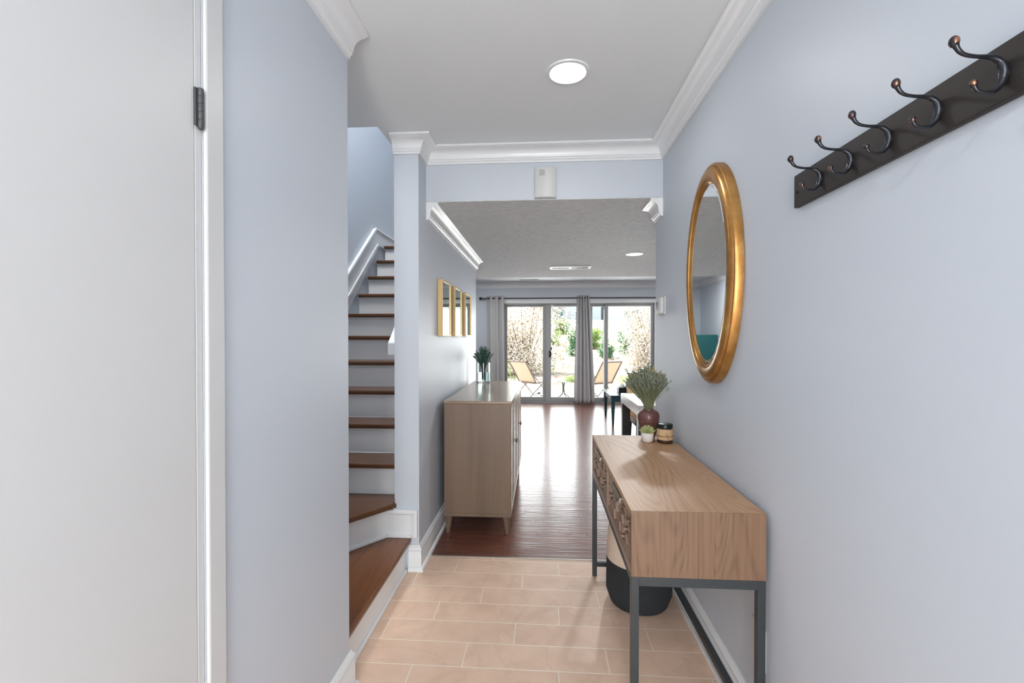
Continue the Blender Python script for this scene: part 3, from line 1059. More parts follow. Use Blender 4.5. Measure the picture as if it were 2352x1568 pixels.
sb = thing('alarm_siren', (0.020, YH, 2.218), 'white plastic alarm box mounted on the header under the crown moulding', 'alarm box')
bx = MB()
n = 14
prof = []
for i in range(n + 1):
    u = -0.064 + 0.128 * i / n
    prof.append((u, -0.020 - 0.020 * (1 - (u / 0.066) ** 2) ** 0.5))
poly = [(0.064, -0.0005), (-0.064, -0.0005)] + prof
bx.prism(poly, -0.082, 0.092)
bx.build('body', M['plastic'], sb, smooth=True, bevel=0.002)
MB().box(-0.036, -0.004, -0.0405, -0.034, 0.042, 0.076).build('sensor_window', M['plastic_grey'], sb, bevel=0.002)

th = thing('thermostat', (XR, 2.69, 1.50), 'white thermostat with small dark display near the end of the mirror wall', 'thermostat')
MB().box(-0.010, -0.0005, -0.064, 0.064, -0.052, 0.052).build('back_plate', M['plastic'], th, bevel=0.002)
MB().box(-0.030, -0.010, -0.056, 0.056, -0.046, 0.046).build('body', M['plastic'], th, bevel=0.004)
MB().box(-0.0315, -0.030, 0.000, 0.042, -0.022, 0.024).build('display', M['screen'], th)

ol = thing('wall_outlet', (XR, 1.505, 0.335), 'white outlet cover plate on the wall below the console table', 'outlet')
MB().box(-0.006, -0.0005, -0.045, 0.045, -0.067, 0.067).build('cover_plate', M['plastic'], ol, bevel=0.002)
for dz in (-0.022, 0.022):
    so = MB().box(-0.0085, -0.006, -0.017, 0.017, dz - 0.015, dz + 0.015).build('socket', M['plastic'], ol, bevel=0.003)
    MB().box(-0.0088, -0.0084, -0.008, -0.006, dz - 0.005, dz + 0.005).box(-0.0088, -0.0084, 0.006, 0.008, dz - 0.005, dz + 0.005).build('slot', M['black'], so)

# ---------------------------------------------------------------- oval mirror on the right wall
def oval_mirror():
    t = thing('oval_mirror', (XR, 1.888, 1.573), 'large oval wall mirror in a broad antique gold frame', 'mirror')
    seg = 96
    a_o, b_o = 0.262, 0.440          # half width, half height
    prof = [(0.0, 0.001), (0.0, 0.022), (0.005, 0.031), (0.010, 0.033), (0.014, 0.030), (0.018, 0.036), (0.026, 0.043), (0.038, 0.046), (0.054, 0.046), (0.062, 0.043), (0.064, 0.039), (0.068, 0.041), (0.072, 0.040), (0.076, 0.036), (0.080, 0.033), (0.080, 0.001)]
    mb = MB()
    for ins, dp in prof:
        for k in range(seg):
            a = 2 * PI * k / seg
            mb.v.append((-dp, (a_o - ins * 0.80) * math.cos(a), (b_o - ins) * math.sin(a)))
    m_ = len(prof)
    for i in range(m_):
        j = (i + 1) % m_
        for k in range(seg):
            k2 = (k + 1) % seg
            mb.f.append((i * seg + k, i * seg + k2, j * seg + k2, j * seg + k))
    mb.build('frame', M['antiquegold'], t, smooth=True, angle=32)
    g = MB()
    # flat plate with a bevelled rim
    rings_ = [(a_o - 0.0635, b_o - 0.0795, 0.0315), (a_o - 0.078, b_o - 0.094, 0.0345)]
    for a1, b1, dp in rings_:
        for k in range(seg):
            a = 2 * PI * k / seg
            g.v.append((-dp, a1 * math.cos(a), b1 * math.sin(a)))
    for k in range(seg):
        k2 = (k + 1) % seg
        g.f.append((k, k2, seg + k2, seg + k))
    g.f.append(tuple(seg + k for k in range(seg)))
    g.build('mirror_glass', M['mirror'], t)
    return t


oval_mirror()

# ---------------------------------------------------------------- three brass framed mirrors
for i, (y0, y1, lab) in enumerate(((2.997, 3.285, 'rectangular brass framed mirror closest to the pillar of the three in a row'), (3.44, 3.735, 'middle one of three rectangular brass framed mirrors in a row'), (3.915, 4.235, 'rectangular brass framed mirror closest to the wall end of the three in a row'))):
    t = thing('wall_mirror', (XL, (y0 + y1) / 2, 1.518), lab, 'mirror', 'brass framed mirrors above the sideboard')
    h = (y1 - y0) / 2
    d = 0.034
    f = MB().box(0.0006, d, -h, -h + 0.012, -0.19, 0.19).box(0.0006, d, h - 0.012, h, -0.19, 0.19).box(0.0006, d, -h + 0.012, h - 0.012, 0.178, 0.19).box(0.0006, d, -h + 0.012, h - 0.012, -0.19, -0.178)
    f.build('frame', M['goldframe'], t, bevel=0.001)
    MB().box(0.010, 0.027, -h + 0.012, h - 0.012, -0.178, 0.178).build('mirror_glass', M['mirror_reflection'], t)

# ---------------------------------------------------------------- coat rack
rk = thing('coat_rack', (XR, 0.85, 1.714), 'dark brown wooden coat rack board with a row of double hooks', 'coat rack')
MB().box(-0.014, -0.0005, -0.53, 0.445, -0.043, 0.045).build('board', M['rackboard'], rk, bevel=0.003)
MB().tube([(-0.0135, 0.428, -0.004), (-0.017, 0.428, -0.004)], 0.0035, 10).build('screw', M['black'], rk, smooth=True)
MB().tube([(-0.0135, -0.515, -0.004), (-0.017, -0.515, -0.004)], 0.0035, 10).build('screw', M['black'], rk, smooth=True)


def smooth_pts(pts, n=5):
    P = [Vector(p) for p in pts]
    out = []
    for i in range(len(P) - 1):
        p0, p1, p2, p3 = P[max(i - 1, 0)], P[i], P[i + 1], P[min(i + 2, len(P) - 1)]
        for j in range(n):
            t = j / n
            out.append(0.5 * ((2 * p1) + (-p0 + p2) * t + (2 * p0 - 5 * p1 + 4 * p2 - p3) * t * t + (-p0 + 3 * p1 - 3 * p2 + p3) * t ** 3))
    out.append(P[-1])
    return out


def interp(vals, n=5):
    out = []
    for i in range(len(vals) - 1):
        for j in range(n):
            t = j / n
            t = t * t * (3 - 2 * t)
            out.append(vals[i] + (vals[i + 1] - vals[i]) * t)
    out.append(vals[-1])
    return out


def hook(y):
    # upper arm: plate -> out over the board top -> knob; lower arm: curl with small knob
    up = [(-0.0165, y, -0.002), (-0.0185, y, 0.008), (-0.025, y, 0.017), (-0.037, y, 0.022), (-0.056, y, 0.0235), (-0.072, y, 0.027), (-0.081, y, 0.034), (-0.0855, y, 0.043)]
    ru = [0.0070, 0.0062, 0.0046, 0.0034, 0.0028, 0.0029, 0.0036, 0.0048]
    mb = MB()
    mb.tube(smooth_pts(up), interp(ru), 12)
    lo = [(-0.0165, y, -0.002), (-0.0190, y, -0.014), (-0.026, y, -0.025), (-0.037, y, -0.031), (-0.048, y, -0.030), (-0.055, y, -0.026), (-0.0585, y, -0.020)]
    rl = [0.0070, 0.0062, 0.0044, 0.0032, 0.0028, 0.0030, 0.0038]
    mb.tube(smooth_pts(lo), interp(rl), 12)
    # round back plate
    mb.tube([(-0.0142, y, -0.004), (-0.016, y, -0.004), (-0.0185, y, -0.004)], [0.0072, 0.0072, 0.006], 18)
    h = mb.build('hook', M['bronze'], rk, smooth=True, angle=60)
    MB().ball((-0.0868, y, 0.0465), 0.0069, 16, 12, (1, 1, 1.25)).build('knob', M['bronze_tip'], h, smooth=True)
    MB().ball((-0.0592, y, -0.0170), 0.0054, 16, 12, (1, 1, 1.2)).build('knob', M['bronze_tip'], h, smooth=True)


for i in range(8):
    hook(1.173 - 0.112 * i - 0.85)

# ---------------------------------------------------------------- console table
CX0, CX1, CY0, CY1 = 0.278, 0.684, 1.432, 2.535
CT, CB = 0.780, 0.574
cs = thing('console_table', (0.48, 1.98, 0), 'brushed oak console table on a dark metal frame with carved drawers along the wall', 'console table')
CO = Vector((0.48, 1.98, 0))


def cbuild(name, mb, m, parent=None, **k):
    mb.v = [tuple(Vector(q) - CO) for q in mb.v]
    return mb.build(name, m, parent or cs, **k)


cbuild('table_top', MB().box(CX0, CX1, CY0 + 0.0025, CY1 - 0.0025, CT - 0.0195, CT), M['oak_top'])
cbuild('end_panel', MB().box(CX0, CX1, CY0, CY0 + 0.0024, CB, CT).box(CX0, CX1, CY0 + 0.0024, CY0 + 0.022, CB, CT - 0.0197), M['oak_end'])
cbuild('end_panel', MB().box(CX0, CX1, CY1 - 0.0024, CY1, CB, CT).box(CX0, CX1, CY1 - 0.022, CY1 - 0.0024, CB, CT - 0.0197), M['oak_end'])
cbuild('box_bottom', MB().box(CX0, CX1, CY0 + 0.0225, CY1 - 0.0225, CB, CB + 0.018), M['oak_front'], bevel=0.001)
cbuild('back_panel', MB().box(CX1 - 0.014, CX1, CY0 + 0.0225, CY1 - 0.0225, CB + 0.0185, CT - 0.020), M['oak_end'])
cbuild('divider', MB().box(CX0 + 0.002, CX1 - 0.015, 1.972, 1.990, CB + 0.0185, CT - 0.020), M['oak_front'])
rng = random.Random(4)
for (y0, y1, py) in ((CY0 + 0.026, 1.970, 1.70), (1.992, CY1 - 0.026, 2.235)):
    z0, z1 = CB + 0.022, CT - 0.024
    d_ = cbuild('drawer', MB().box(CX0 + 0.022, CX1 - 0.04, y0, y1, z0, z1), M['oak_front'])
    cv = MB()
    # rails around the front
    cv.box(CX0 + 0.006, CX0 + 0.022, y0, y1, z0, z0 + 0.007).box(CX0 + 0.006, CX0 + 0.022, y0, y1, z1 - 0.007, z1)
    cv.box(CX0 + 0.006, CX0 + 0.022, y0, y0 + 0.007, z0 + 0.007, z1 - 0.007).box(CX0 + 0.006, CX0 + 0.022, y1 - 0.007, y1, z0 + 0.007, z1 - 0.007)
    nc, nr = 9, 3
    cw, ch = (y1 - y0 - 0.014) / nc, (z1 - z0 - 0.014) / nr
    for a in range(nc):
        for b in range(nr):
            u0, v0 = y0 + 0.007 + a * cw, z0 + 0.007 + b * ch
            u1, v1 = u0 + cw, v0 + ch
            g = 0.0045
            x_ = CX0 + 0.004 + 0.004 * ((a + b) % 3)
            if (a + b) % 2 == 0:
                cv.box(x_, CX0 + 0.022, u0 + g, u0 + 0.013, v0 + g, v1 - g)
                cv.box(x_, CX0 + 0.022, u0 + 0.013, u1 - g, v1 - 0.013, v1 - g)
                cv.box(x_ + 0.003, CX0 + 0.022, u0 + 0.021, u1 - g, v0 + g, v1 - 0.021)
            else:
                cv.box(x_, CX0 + 0.022, u1 - 0.013, u1 - g, v0 + g, v1 - g)
                cv.box(x_, CX0 + 0.022, u0 + g, u1 - 0.013, v0 + g, v0 + 0.013)
                cv.box(x_ + 0.003, CX0 + 0.022, u0 + g, u1 - 0.021, v0 + 0.021, v1 - g)
    cbuild('carved_front', cv, M['oak_front'], d_)
    pu = MB()
    hw = 0.092
    pl_ = [(CX0 + 0.010, z1 + 0.000), (CX0 - 0.006, z1 + 0.000), (CX0 - 0.010, z1 - 0.014), (CX0 - 0.0075, z1 - 0.015), (CX0 - 0.003, z1 - 0.004), (CX0 + 0.010, z1 - 0.004)]
    b = len(pu.v)
    nn = len(pl_)
    pu.v += [(x, py - hw, z) for x, z in pl_] + [(x, py + hw, z) for x, z in pl_]
    pu.f.append(tuple(range(nn)))
    pu.f.append(tuple(nn + i for i in reversed(range(nn))))
    for i in range(nn):
        j = (i + 1) % nn
        pu.f.append((i, nn + i, nn + j, j))
    cbuild('pull', pu, M['silver'], d_)
# frame
T = 0.024
fx0, fx1, fy0, fy1 = CX0, CX1, CY0, CY1
ft = CB - 0.001
fr_ = MB()
fr_.box(fx0 + T, fx1 - T, fy0, fy0 + T, ft - 0.028, ft).box(fx0 + T, fx1 - T, fy1 - T, fy1, ft - 0.028, ft)
fr_.box(fx0, fx0 + T, fy0 + T, fy1 - T, ft - 0.020, ft).box(fx1 - T, fx1, fy0 + T, fy1 - T, ft - 0.020, ft)
cbuild('frame_rails', fr_, M['blackmetal'], bevel=0.001)
cbuild('stretcher', MB().box(fx1 - T, fx1, fy0 + T, fy1 - T, 0.060, 0.084), M['blackmetal'], bevel=0.001)
for yy in (fy0, fy1 - T):
    cbuild('stretcher', MB().box(fx0 + T, fx1 - T, yy, yy + T, 0.060, 0.084), M['blackmetal'], bevel=0.001)
for xx in (fx0, fx1 - T):
    for yy in (fy0, fy1 - T):
        lg = cbuild('leg', MB().box(xx, xx + T, yy, yy + T, 0.006, ft), M['blackmetal'], bevel=0.001)
        cbuild('foot_pad', MB().lathe([(0.009, 0.0005), (0.010, 0.0025), (0.009, 0.006)], xx + T / 2, yy + T / 2, 12), M['goldframe'], lg)

# ---------------------------------------------------------------- things on the console
def place(t, mb, name, m, **k):
    return mb.build(name, m, t, **k)


# plum vase
pv = thing('ceramic_vase', (0.568, 2.473, CT + 0.0008), 'plum brown shouldered ceramic vase holding dried lavender', 'vase')
pr = [(0.030, 0), (0.034, 0.003), (0.041, 0.030), (0.049, 0.065), (0.055, 0.095), (0.0575, 0.115), (0.055, 0.132), (0.047, 0.143), (0.036, 0.148), (0.031, 0.151), (0.031, 0.156), (0.027, 0.156), (0.026, 0.148), (0.044, 0.135), (0.050, 0.112), (0.044, 0.07), (0.030, 0.012)]
MB().lathe(pr, 0, 0, 40).build('body', M['plumvase'], pv, smooth=True, angle=50)

rng = random.Random(11)
bq = thing('lavender_bouquet', (0.568, 2.473, CT + 0.03), 'dense bunch of dried grey green lavender stems standing in the plum vase', 'dried flowers')
stems, heads, heads2 = MB(), MB(), MB()


def spike(mb, p, d, L_, r, seg=5):
    n_ = 6
    d = d.normalized()
    pts, rr = [], []
    for i in range(n_ + 1):
        t = i / n_
        pts.append(p + d * L_ * t)
        rr.append(max(0.0006, r * math.sin(PI * (0.12 + 0.86 * t)) * (1.0 if i % 2 else 0.68)))
    mb.tube(pts, rr, seg)


for i in range(660):
    a = rng.uniform(0, 2 * PI)
    sp_ = rng.random() ** 0.6
    lean = sp_ * 0.122 * (1.25 if rng.random() < 0.08 else 1.0)
    side = 1.0
    hx = lean * math.cos(a) * (0.92 if math.cos(a) < 0 else 0.80)
    hy = lean * math.sin(a) * 0.6
    if hy > 0.055:
        hy = 0.055
    ht = 0.345 - 0.055 * sp_ ** 2 * rng.uniform(0.6, 1.5) - rng.random() * (0.045 if sp_ > 0.6 else 0.105)
    p0 = Vector((rng.uniform(-0.012, 0.012), rng.uniform(-0.012, 0.012), 0.01))
    p1 = Vector((hx * 0.10 + rng.uniform(-0.012, 0.012), hy * 0.10 + rng.uniform(-0.012, 0.012), 0.13))
    p2 = Vector((hx * 0.50, hy * 0.50, 0.13 + (ht - 0.13) * 0.50))
    p3 = Vector((hx, hy, ht))
    pts = smooth_pts([p0, p1, p2, p3], 3)
    stems.tube(pts, 0.0009, 3, cap=False)
    dr_ = (pts[-1] - pts[-3]).normalized()
    Ls = rng.uniform(0.016, 0.030)
    tgt = heads2 if (rng.random() < 0.42 and ht > 0.285 and sp_ < 0.75) else heads
    spike(tgt, p3 - dr_ * 0.01, dr_, Ls, rng.uniform(0.0030, 0.0046))
    if rng.random() < 0.7:
        q = pts[-2]
        spike(heads, q, (dr_ + Vector((rng.uniform(-.3, .3), rng.uniform(-.3, .3), 0))), Ls * 0.6, 0.0026)
stems.build('stem_bundle', M['stemgreen'], bq)['kind'] = 'stuff'
heads.build('flower_spikes', M['lavender'], bq)['kind'] = 'stuff'
heads2.build('straw_spikes', M['lavtip'], bq)['kind'] = 'stuff'
# sprigs with small round leaves at the upper left of the bunch
for (ex, ey, ez) in ((-0.115, 0.02, 0.335), (-0.075, 0.03, 0.325), (-0.045, 0.01, 0.345), (0.005, 0.03, 0.36), (0.02, 0.02, 0.352), (-0.095, -0.01, 0.285), (-0.02, -0.01, 0.35)):
    s_ = MB()
    pts = smooth_pts([Vector((0, 0, 0.02)), Vector((ex * 0.15, ey * 0.15, 0.14)), Vector((ex * 0.6, ey * 0.6, ez * 0.75)), Vector((ex, ey, ez))], 6)
    s_.tube(pts, 0.0009, 4)
    for q in range(8, len(pts)):
        for sd in (-1, 1):
            c = pts[q] + Vector((sd * 0.0042, rng.uniform(-.002, .002), 0.001))
            s_.ball(c, 0.0032, 6, 4, (1.2, 0.5, 0.9))
    s_.build('leafy_sprig', M['darkleaf'], bq)

# succulent
sc_ = thing('succulent_pot', (0.543, 2.384, CT + 0.0008), 'small white pot with a pale green succulent on the oak console', 'potted plant')
MB().lathe([(0.022, 0), (0.026, 0.002), (0.030, 0.018), (0.0315, 0.034), (0.031, 0.047), (0.028, 0.0475), (0.027, 0.040), (0.0265, 0.038)], 0, 0, 32).build('pot', M['whitepot'], sc_, smooth=True, angle=50)
for ring_, (cnt, tilt, ln, zz) in enumerate(((8, 0.45, 0.044, 0.042), (7, 0.80, 0.043, 0.044), (5, 1.12, 0.042, 0.046), (3, 1.4, 0.040, 0.048))):
    for q in range(cnt):
        a = 2 * PI * q / cnt + ring_ * 0.4
        d = Vector((math.cos(a) * math.cos(tilt), math.sin(a) * math.cos(tilt), math.sin(tilt)))
        s_ = MB()
        o0 = Vector((math.cos(a) * 0.004, math.sin(a) * 0.004, zz))
        s_.tube([o0 + d * ln * t for t in (0, 0.2, 0.5, 0.78, 1.0)], [0.0025, 0.0048, 0.0062, 0.0040, 0.0005], 8, flat=0.55 if ring_ > 9 else 1.0)
        s_.build('leaf', M['succulent'], sc_, smooth=True)

# candle jar
cj = thing('candle_jar', (0.628, 2.372, CT + 0.0008), 'dark amber candle jar with black lid and kraft label tied with twine', 'candle')
MB().lathe([(0.034, 0), (0.0385, 0.003), (0.0395, 0.012), (0.0395, 0.072), (0.036, 0.078), (0.035, 0.079)], 0, 0, 40).build('jar', M['jar'], cj, smooth=True, angle=50)
MB().lathe([(0.0378, 0.0795), (0.039, 0.0805), (0.039, 0.094), (0.037, 0.097), (0.034, 0.098)], 0, 0, 40).build('lid', M['jarlid'], cj, smooth=True, angle=50)
MB().lathe([(0.0396, 0.018), (0.0402, 0.0185), (0.0402, 0.0715), (0.0396, 0.072)], 0, 0, 40, cap=False).build('label_band', M['kraft'], cj, smooth=True, angle=50)
tw = MB()
for z in (0.036, 0.039):
    tw.tube([(0.0412 * math.cos(2 * PI * k / 32), 0.0412 * math.sin(2 * PI * k / 32), z) for k in range(33)], 0.0011, 5)
tw.ball((0.001, -0.0425, 0.0375), 0.0035, 8, 6)
tw.tube([(0.001, -0.0425, 0.037), (0.006, -0.0425, 0.026), (0.005, -0.0422, 0.013)], 0.0011, 5)
tw.tube([(0.001, -0.0425, 0.037), (-0.004, -0.0425, 0.046), (-0.001, -0.0422, 0.056), (0.003, -0.0425, 0.046), (0.001, -0.0425, 0.038)], 0.0011, 5)
tw.build('twine', M['twine'], cj, smooth=True)

# rope basket
bk = thing('rope_basket', (0.485, 2.312, 0.0005), 'round woven rope basket with cream upper half and charcoal lower half under the console', 'basket')


def rope_profile(z0, z1, R, n_):
    out, inn = [], []
    for i in range(n_):
        for j in range(4):
            t = (i + j / 4) / n_
            z = z0 + (z1 - z0) * t
            r = R(z)
            bulge = 0.0018 * abs(math.sin(PI * (j / 4)))
            out.append((r + bulge, z))
    return out


RB = lambda z: 0.137 + 0.022 * min(1, z / 0.06) - 0.0 * z if z < 0.06 else 0.159 - 0.012 * ((z - 0.06) / 0.34) ** 2 if z < 0.36 else 0.149 - 0.30 * (z - 0.36)
lowp = [(0.0, 0.0), (0.12, 0.0)] + rope_profile(0.002, 0.215, RB, 17)
MB().lathe(lowp + [(RB(0.215), 0.2155), (RB(0.215) - 0.009, 0.2155), (0.13, 0.02), (0.0, 0.012)], 0, 0, 56, cap=False).build('lower_weave', M['ropeblack'], bk, smooth=True, angle=60)
upp = rope_profile(0.216, 0.40, RB, 15)
MB().lathe([(RB(0.216) - 0.009, 0.216)] + upp + [(RB(0.40) - 0.002, 0.404), (RB(0.40) - 0.010, 0.400), (RB(0.30) - 0.010, 0.30), (RB(0.216) - 0.009, 0.216)], 0, 0, 56, cap=False).build('upper_weave', M['ropecream'], bk, smooth=True, angle=60)

# ---------------------------------------------------------------- sideboard
sd = thing('sideboard', (-0.43, 3.69, 0), 'taupe wooden sideboard on tapered legs beneath the brass framed mirrors', 'sideboard')
SX0, SX1, SY0, SY1 = -0.655, -0.205, 3.0, 4.385
DO = Vector((-0.43, 3.69, 0))


def dbuild(name, mb, m, parent=None, **k):
    mb.v = [tuple(Vector(q) - DO) for q in mb.v]
    return mb.build(name, m, parent or sd, **k)


dbuild('cabinet_top', MB().box(SX0, SX1 + 0.004, SY0 - 0.002, SY1 + 0.002, 0.877, 0.895), M['cabinet_top'], bevel=0.002)
bd = MB().box(SX0 + 0.002, SX1 - 0.002, SY0, SY0 + 0.018, 0.145, 0.8765).box(SX0 + 0.002, SX1 - 0.002, SY1 - 0.018, SY1, 0.145, 0.8765)
bd.box(SX0 + 0.002, SX1 - 0.025, SY0 + 0.018, SY1 - 0.018, 0.145, 0.8765)
dbuild('body', bd, M['cabinet'], bevel=0.001)
dbuild('bottom_rail', MB().box(SX0, SX1, SY0 - 0.002, SY1 + 0.002, 0.122, 0.1445), M['cabinet'], bevel=0.002)
dw = (SY1 - SY0 - 0.036 - 0.008) / 4
for i in range(4):
    y0 = SY0 + 0.020 + i * (dw + 0.0013)
    do = dbuild('door', MB().box(SX1 - 0.022, SX1 - 0.001, y0, y0 + dw - 0.006, 0.150, 0.872), M['cabinet'], bevel=0.001)
    rf = MB()
    w_ = 0.045
    rf.box(SX1 - 0.001, SX1 + 0.003, y0, y0 + w_, 0.150, 0.872).box(SX1 - 0.001, SX1 + 0.003, y0 + dw - 0.006 - w_, y0 + dw - 0.006, 0.150, 0.872)
    rf.box(SX1 - 0.001, SX1 + 0.003, y0 + w_, y0 + dw - 0.006 - w_, 0.827, 0.872).box(SX1 - 0.001, SX1 + 0.003, y0 + w_, y0 + dw - 0.006 - w_, 0.150, 0.195)
    dbuild('door_frame', rf, M['cabinet_top'], do)
    ky = y0 + dw - 0.030 if i % 2 == 0 else y0 + 0.022
    hk = MB().box(SX1 + 0.003, SX1 + 0.016, ky - 0.003, ky + 0.003, 0.555, 0.561).box(SX1 + 0.016, SX1 + 0.024, ky - 0.011, ky + 0.011, 0.547, 0.569)
    dbuild('knob', hk, M['black'], do, bevel=0.001)
for xx in (SX0 + 0.03, SX1 - 0.035):
    for yy in (SY0 + 0.03, SY1 - 0.03):
        dx = 0.004 if xx < -0.4 else -0.004
        dbuild('leg', MB().tube([(xx, yy, 0.122), (xx - dx * 2, yy, 0.003)], [0.026, 0.014], 4 if False else 16), M['cabinet'], smooth=True)

# glass vase with greenery on it
gv = thing('glass_vase', (-0.545, 4.225, 0.896), 'clear glass cylinder vase on the far end of the sideboard', 'vase')
MB().lathe([(0.0, 0.0), (0.056, 0.0), (0.060, 0.004), (0.060, 0.185), (0.0565, 0.185), (0.0565, 0.016), (0.0, 0.014)], 0, 0, 40, cap=False).build('vase', M['vaseglass'], gv, smooth=True, angle=40)
MB().lathe([(0.0, 0.0165), (0.056, 0.0165), (0.056, 0.10), (0.0, 0.10)], 0, 0, 40, cap=False).build('water', M['water'], gv, smooth=True, angle=40)
gb = thing('greenery_sprigs', (-0.545, 4.225, 0.92), 'bunch of dark green needle sprigs standing in the glass vase', 'greenery')
gs = MB()
rng = random.Random(5)
for i in range(60):
    a = rng.uniform(0, 2 * PI)
    s__ = rng.random() ** 0.6
    tip = Vector((math.cos(a) * 0.10 * s__, math.sin(a) * 0.085 * s__, 0.32 - 0.09 * s__ * s__ - rng.random() * 0.05))
    b0 = Vector((rng.uniform(-.012, .012), rng.uniform(-.012, .012), 0.005))
    pts = smooth_pts([b0, Vector((tip.x * 0.22, tip.y * 0.22, 0.12)), tip * 0.75 + Vector((0, 0, 0.03)), tip], 5)
    gs.tube(pts, 0.0016, 4)
    for q in range(6, len(pts)):
        for _ in range(4):
            dn = Vector((rng.uniform(-1, 1), rng.uniform(-1, 1), rng.uniform(0.3, 1.3))).normalized()
            gs.tube([pts[q], pts[q] + dn * rng.uniform(0.010, 0.020)], [0.0016, 0.0004], 3)
gs.build('needle_stems', M['rosemary'], gb)['kind'] = 'stuff'

# ---------------------------------------------------------------- dining side furniture
wt = thing('dining_table', (1.45, 4.25, 0), 'white rectangular table with thick square edges beyond the hall wall', 'table')
TO = Vector((1.45, 4.25, 0))


def tbuild(name, mb, m, parent, off, **k):
    mb.v = [tuple(Vector(q) - off) for q in mb.v]
    return mb.build(name, m, parent, **k)


tbuild('table_top', MB().box(0.797, 2.10, 3.83, 4.67, 0.742, 0.752), M['whitetable'], wt, TO, bevel=0.001)
tbuild('apron', MB().box(0.797, 2.10, 3.83, 3.85, 0.665, 0.7415).box(0.797, 2.10, 4.65, 4.67, 0.665, 0.7415).box(0.797, 0.817, 3.85, 4.65, 0.665, 0.7415).box(2.08, 2.10, 3.85, 4.65, 0.665, 0.7415), M['whitetable'], wt, TO)
for xx in (0.799, 2.02):
    for yy in (3.832, 4.590):
        tbuild('leg', MB().box(xx, xx + 0.078, yy, yy + 0.078, 0.003, 0.664), M['shadedleg'], wt, TO, bevel=0.002)


def dining_chair(loc, rz, label):
    t = thing('dining_chair', loc, label, 'chair', 'tan backed dining chairs', rz)
    # seat faces -Y local: back is at +Y
    MB().box(-0.22, 0.22, -0.22, 0.20, 0.43, 0.475).build('seat', M['chair_seat'], t, bevel=0.012)
    bk_ = MB()
    nb = 8
    for i in range(nb + 1):
        z = 0.44 + (0.855 - 0.44) * i / nb
        yo = 0.20 + 0.05 * (i / nb) ** 1.5
        for x in (-0.22, 0.22):
            bk_.v.append((x, yo, z))
            bk_.v.append((x, yo + 0.022, z))
    for i in range(nb):
        a = i * 4
        bk_.f += [(a, a + 2, a + 6, a + 4), (a + 1, a + 5, a + 7, a + 3), (a, a + 4, a + 5, a + 1), (a + 2, a + 3, a + 7, a + 6)]
    bk_.f += [(0, 1, 3, 2), (nb * 4, nb * 4 + 2, nb * 4 + 3, nb * 4 + 1)]
    bk_.build('backrest', M['tan_wood'], t, bevel=0.003)
    for sx in (-1, 1):
        for sy in (-1, 1):
            MB().tube([(sx * 0.19, sy * 0.18, 0.43), (sx * 0.205, sy * 0.205, 0.003)], [0.016, 0.011], 10).build('leg', M['black'], t, smooth=True)
    return t


dining_chair((1.145, 4.80, 0.002), 0.0, 'tan backed chair facing the hall on the patio side of the white table')
dining_chair((1.15, 3.92, 0.002), PI, 'tan backed chair on the hall side of the white table')

bt = thing('low_table', (1.50, 7.33, 0.002), 'dark teal low table with tapered legs in front of the patio doors', 'table')
MB().box(-0.48, 0.50, -0.46, 0.42, 0.425, 0.447).build('table_top', M['bluetable'], bt, bevel=0.003)
MB().box(-0.45, 0.47, -0.43, -0.41, 0.345, 0.4245).box(-0.45, 0.47, 0.37, 0.39, 0.345, 0.4245).box(-0.45, -0.43, -0.41, 0.37, 0.345, 0.4245).box(0.45, 0.47, -0.41, 0.37, 0.345, 0.4245).build('apron', M['bluetable'], bt, bevel=0.002)
for xx in (-0.435, 0.455):
    for yy in (-0.415, 0.375):
        l_ = MB()
        a, b = 0.030, 0.015
        l_.v += [(xx - b, yy - b, 0), (xx + b, yy - b, 0), (xx + b, yy + b, 0), (xx - b, yy + b, 0), (xx - a, yy - a, 0.4245), (xx + a, yy - a, 0.4245), (xx + a, yy + a, 0.4245), (xx - a, yy + a, 0.4245)]
        l_.f += [(0, 3, 2, 1), (4, 5, 6, 7), (0, 1, 5, 4), (1, 2, 6, 5), (2, 3, 7, 6), (3, 0, 4, 7)]
        l_.build('leg', M['bluetable'], bt, bevel=0.002)
kb = thing('storage_basket', (1.34, 7.25, 0.4495), 'small black basket with crumpled white tissue on the dark teal table', 'basket')
w_ = MB()
w_.box(-0.15, 0.15, -0.10, -0.088, 0, 0.085).box(-0.15, 0.15, 0.088, 0.10, 0, 0.085).box(-0.15, -0.138, -0.088, 0.088, 0, 0.085).box(0.138, 0.15, -0.088, 0.088, 0, 0.085).box(-0.138, 0.138, -0.088, 0.088, 0, 0.006)
w_.build('basket_body', M['black'], kb, bevel=0.004)
tt = MB()
rng = random.Random(8)
for i in range(7):
    c = Vector((-0.08 + rng.uniform(-.04, .04), rng.uniform(-.04, .04), 0.075 + rng.random() * 0.03))
    tt.tube([c + Vector((0, 0, -0.045)), c, c + Vector((rng.uniform(-.03, .03), rng.uniform(-.02, .02), 0.045))], [0.006, 0.028, 0.004], 6)
tt.build('tissue', M['plastic'], kb)
hb = thing('handbag', (1.60, 7.10, 0.4495), 'small dark grey bag with a loop handle on the dark teal table', 'bag')
MB().prism_yz([(-0.05, 0), (0.05, 0), (0.035, 0.13), (-0.035, 0.13)], -0.11, 0.11).build('bag_body', M['chair_seat'], hb, bevel=0.01)
MB().tube([(-0.07 + 0.14 * i / 10, 0, 0.125 + 0.07 * math.sin(PI * i / 10)) for i in range(11)], 0.006, 6).build('handle', M['black'], hb, smooth=True)

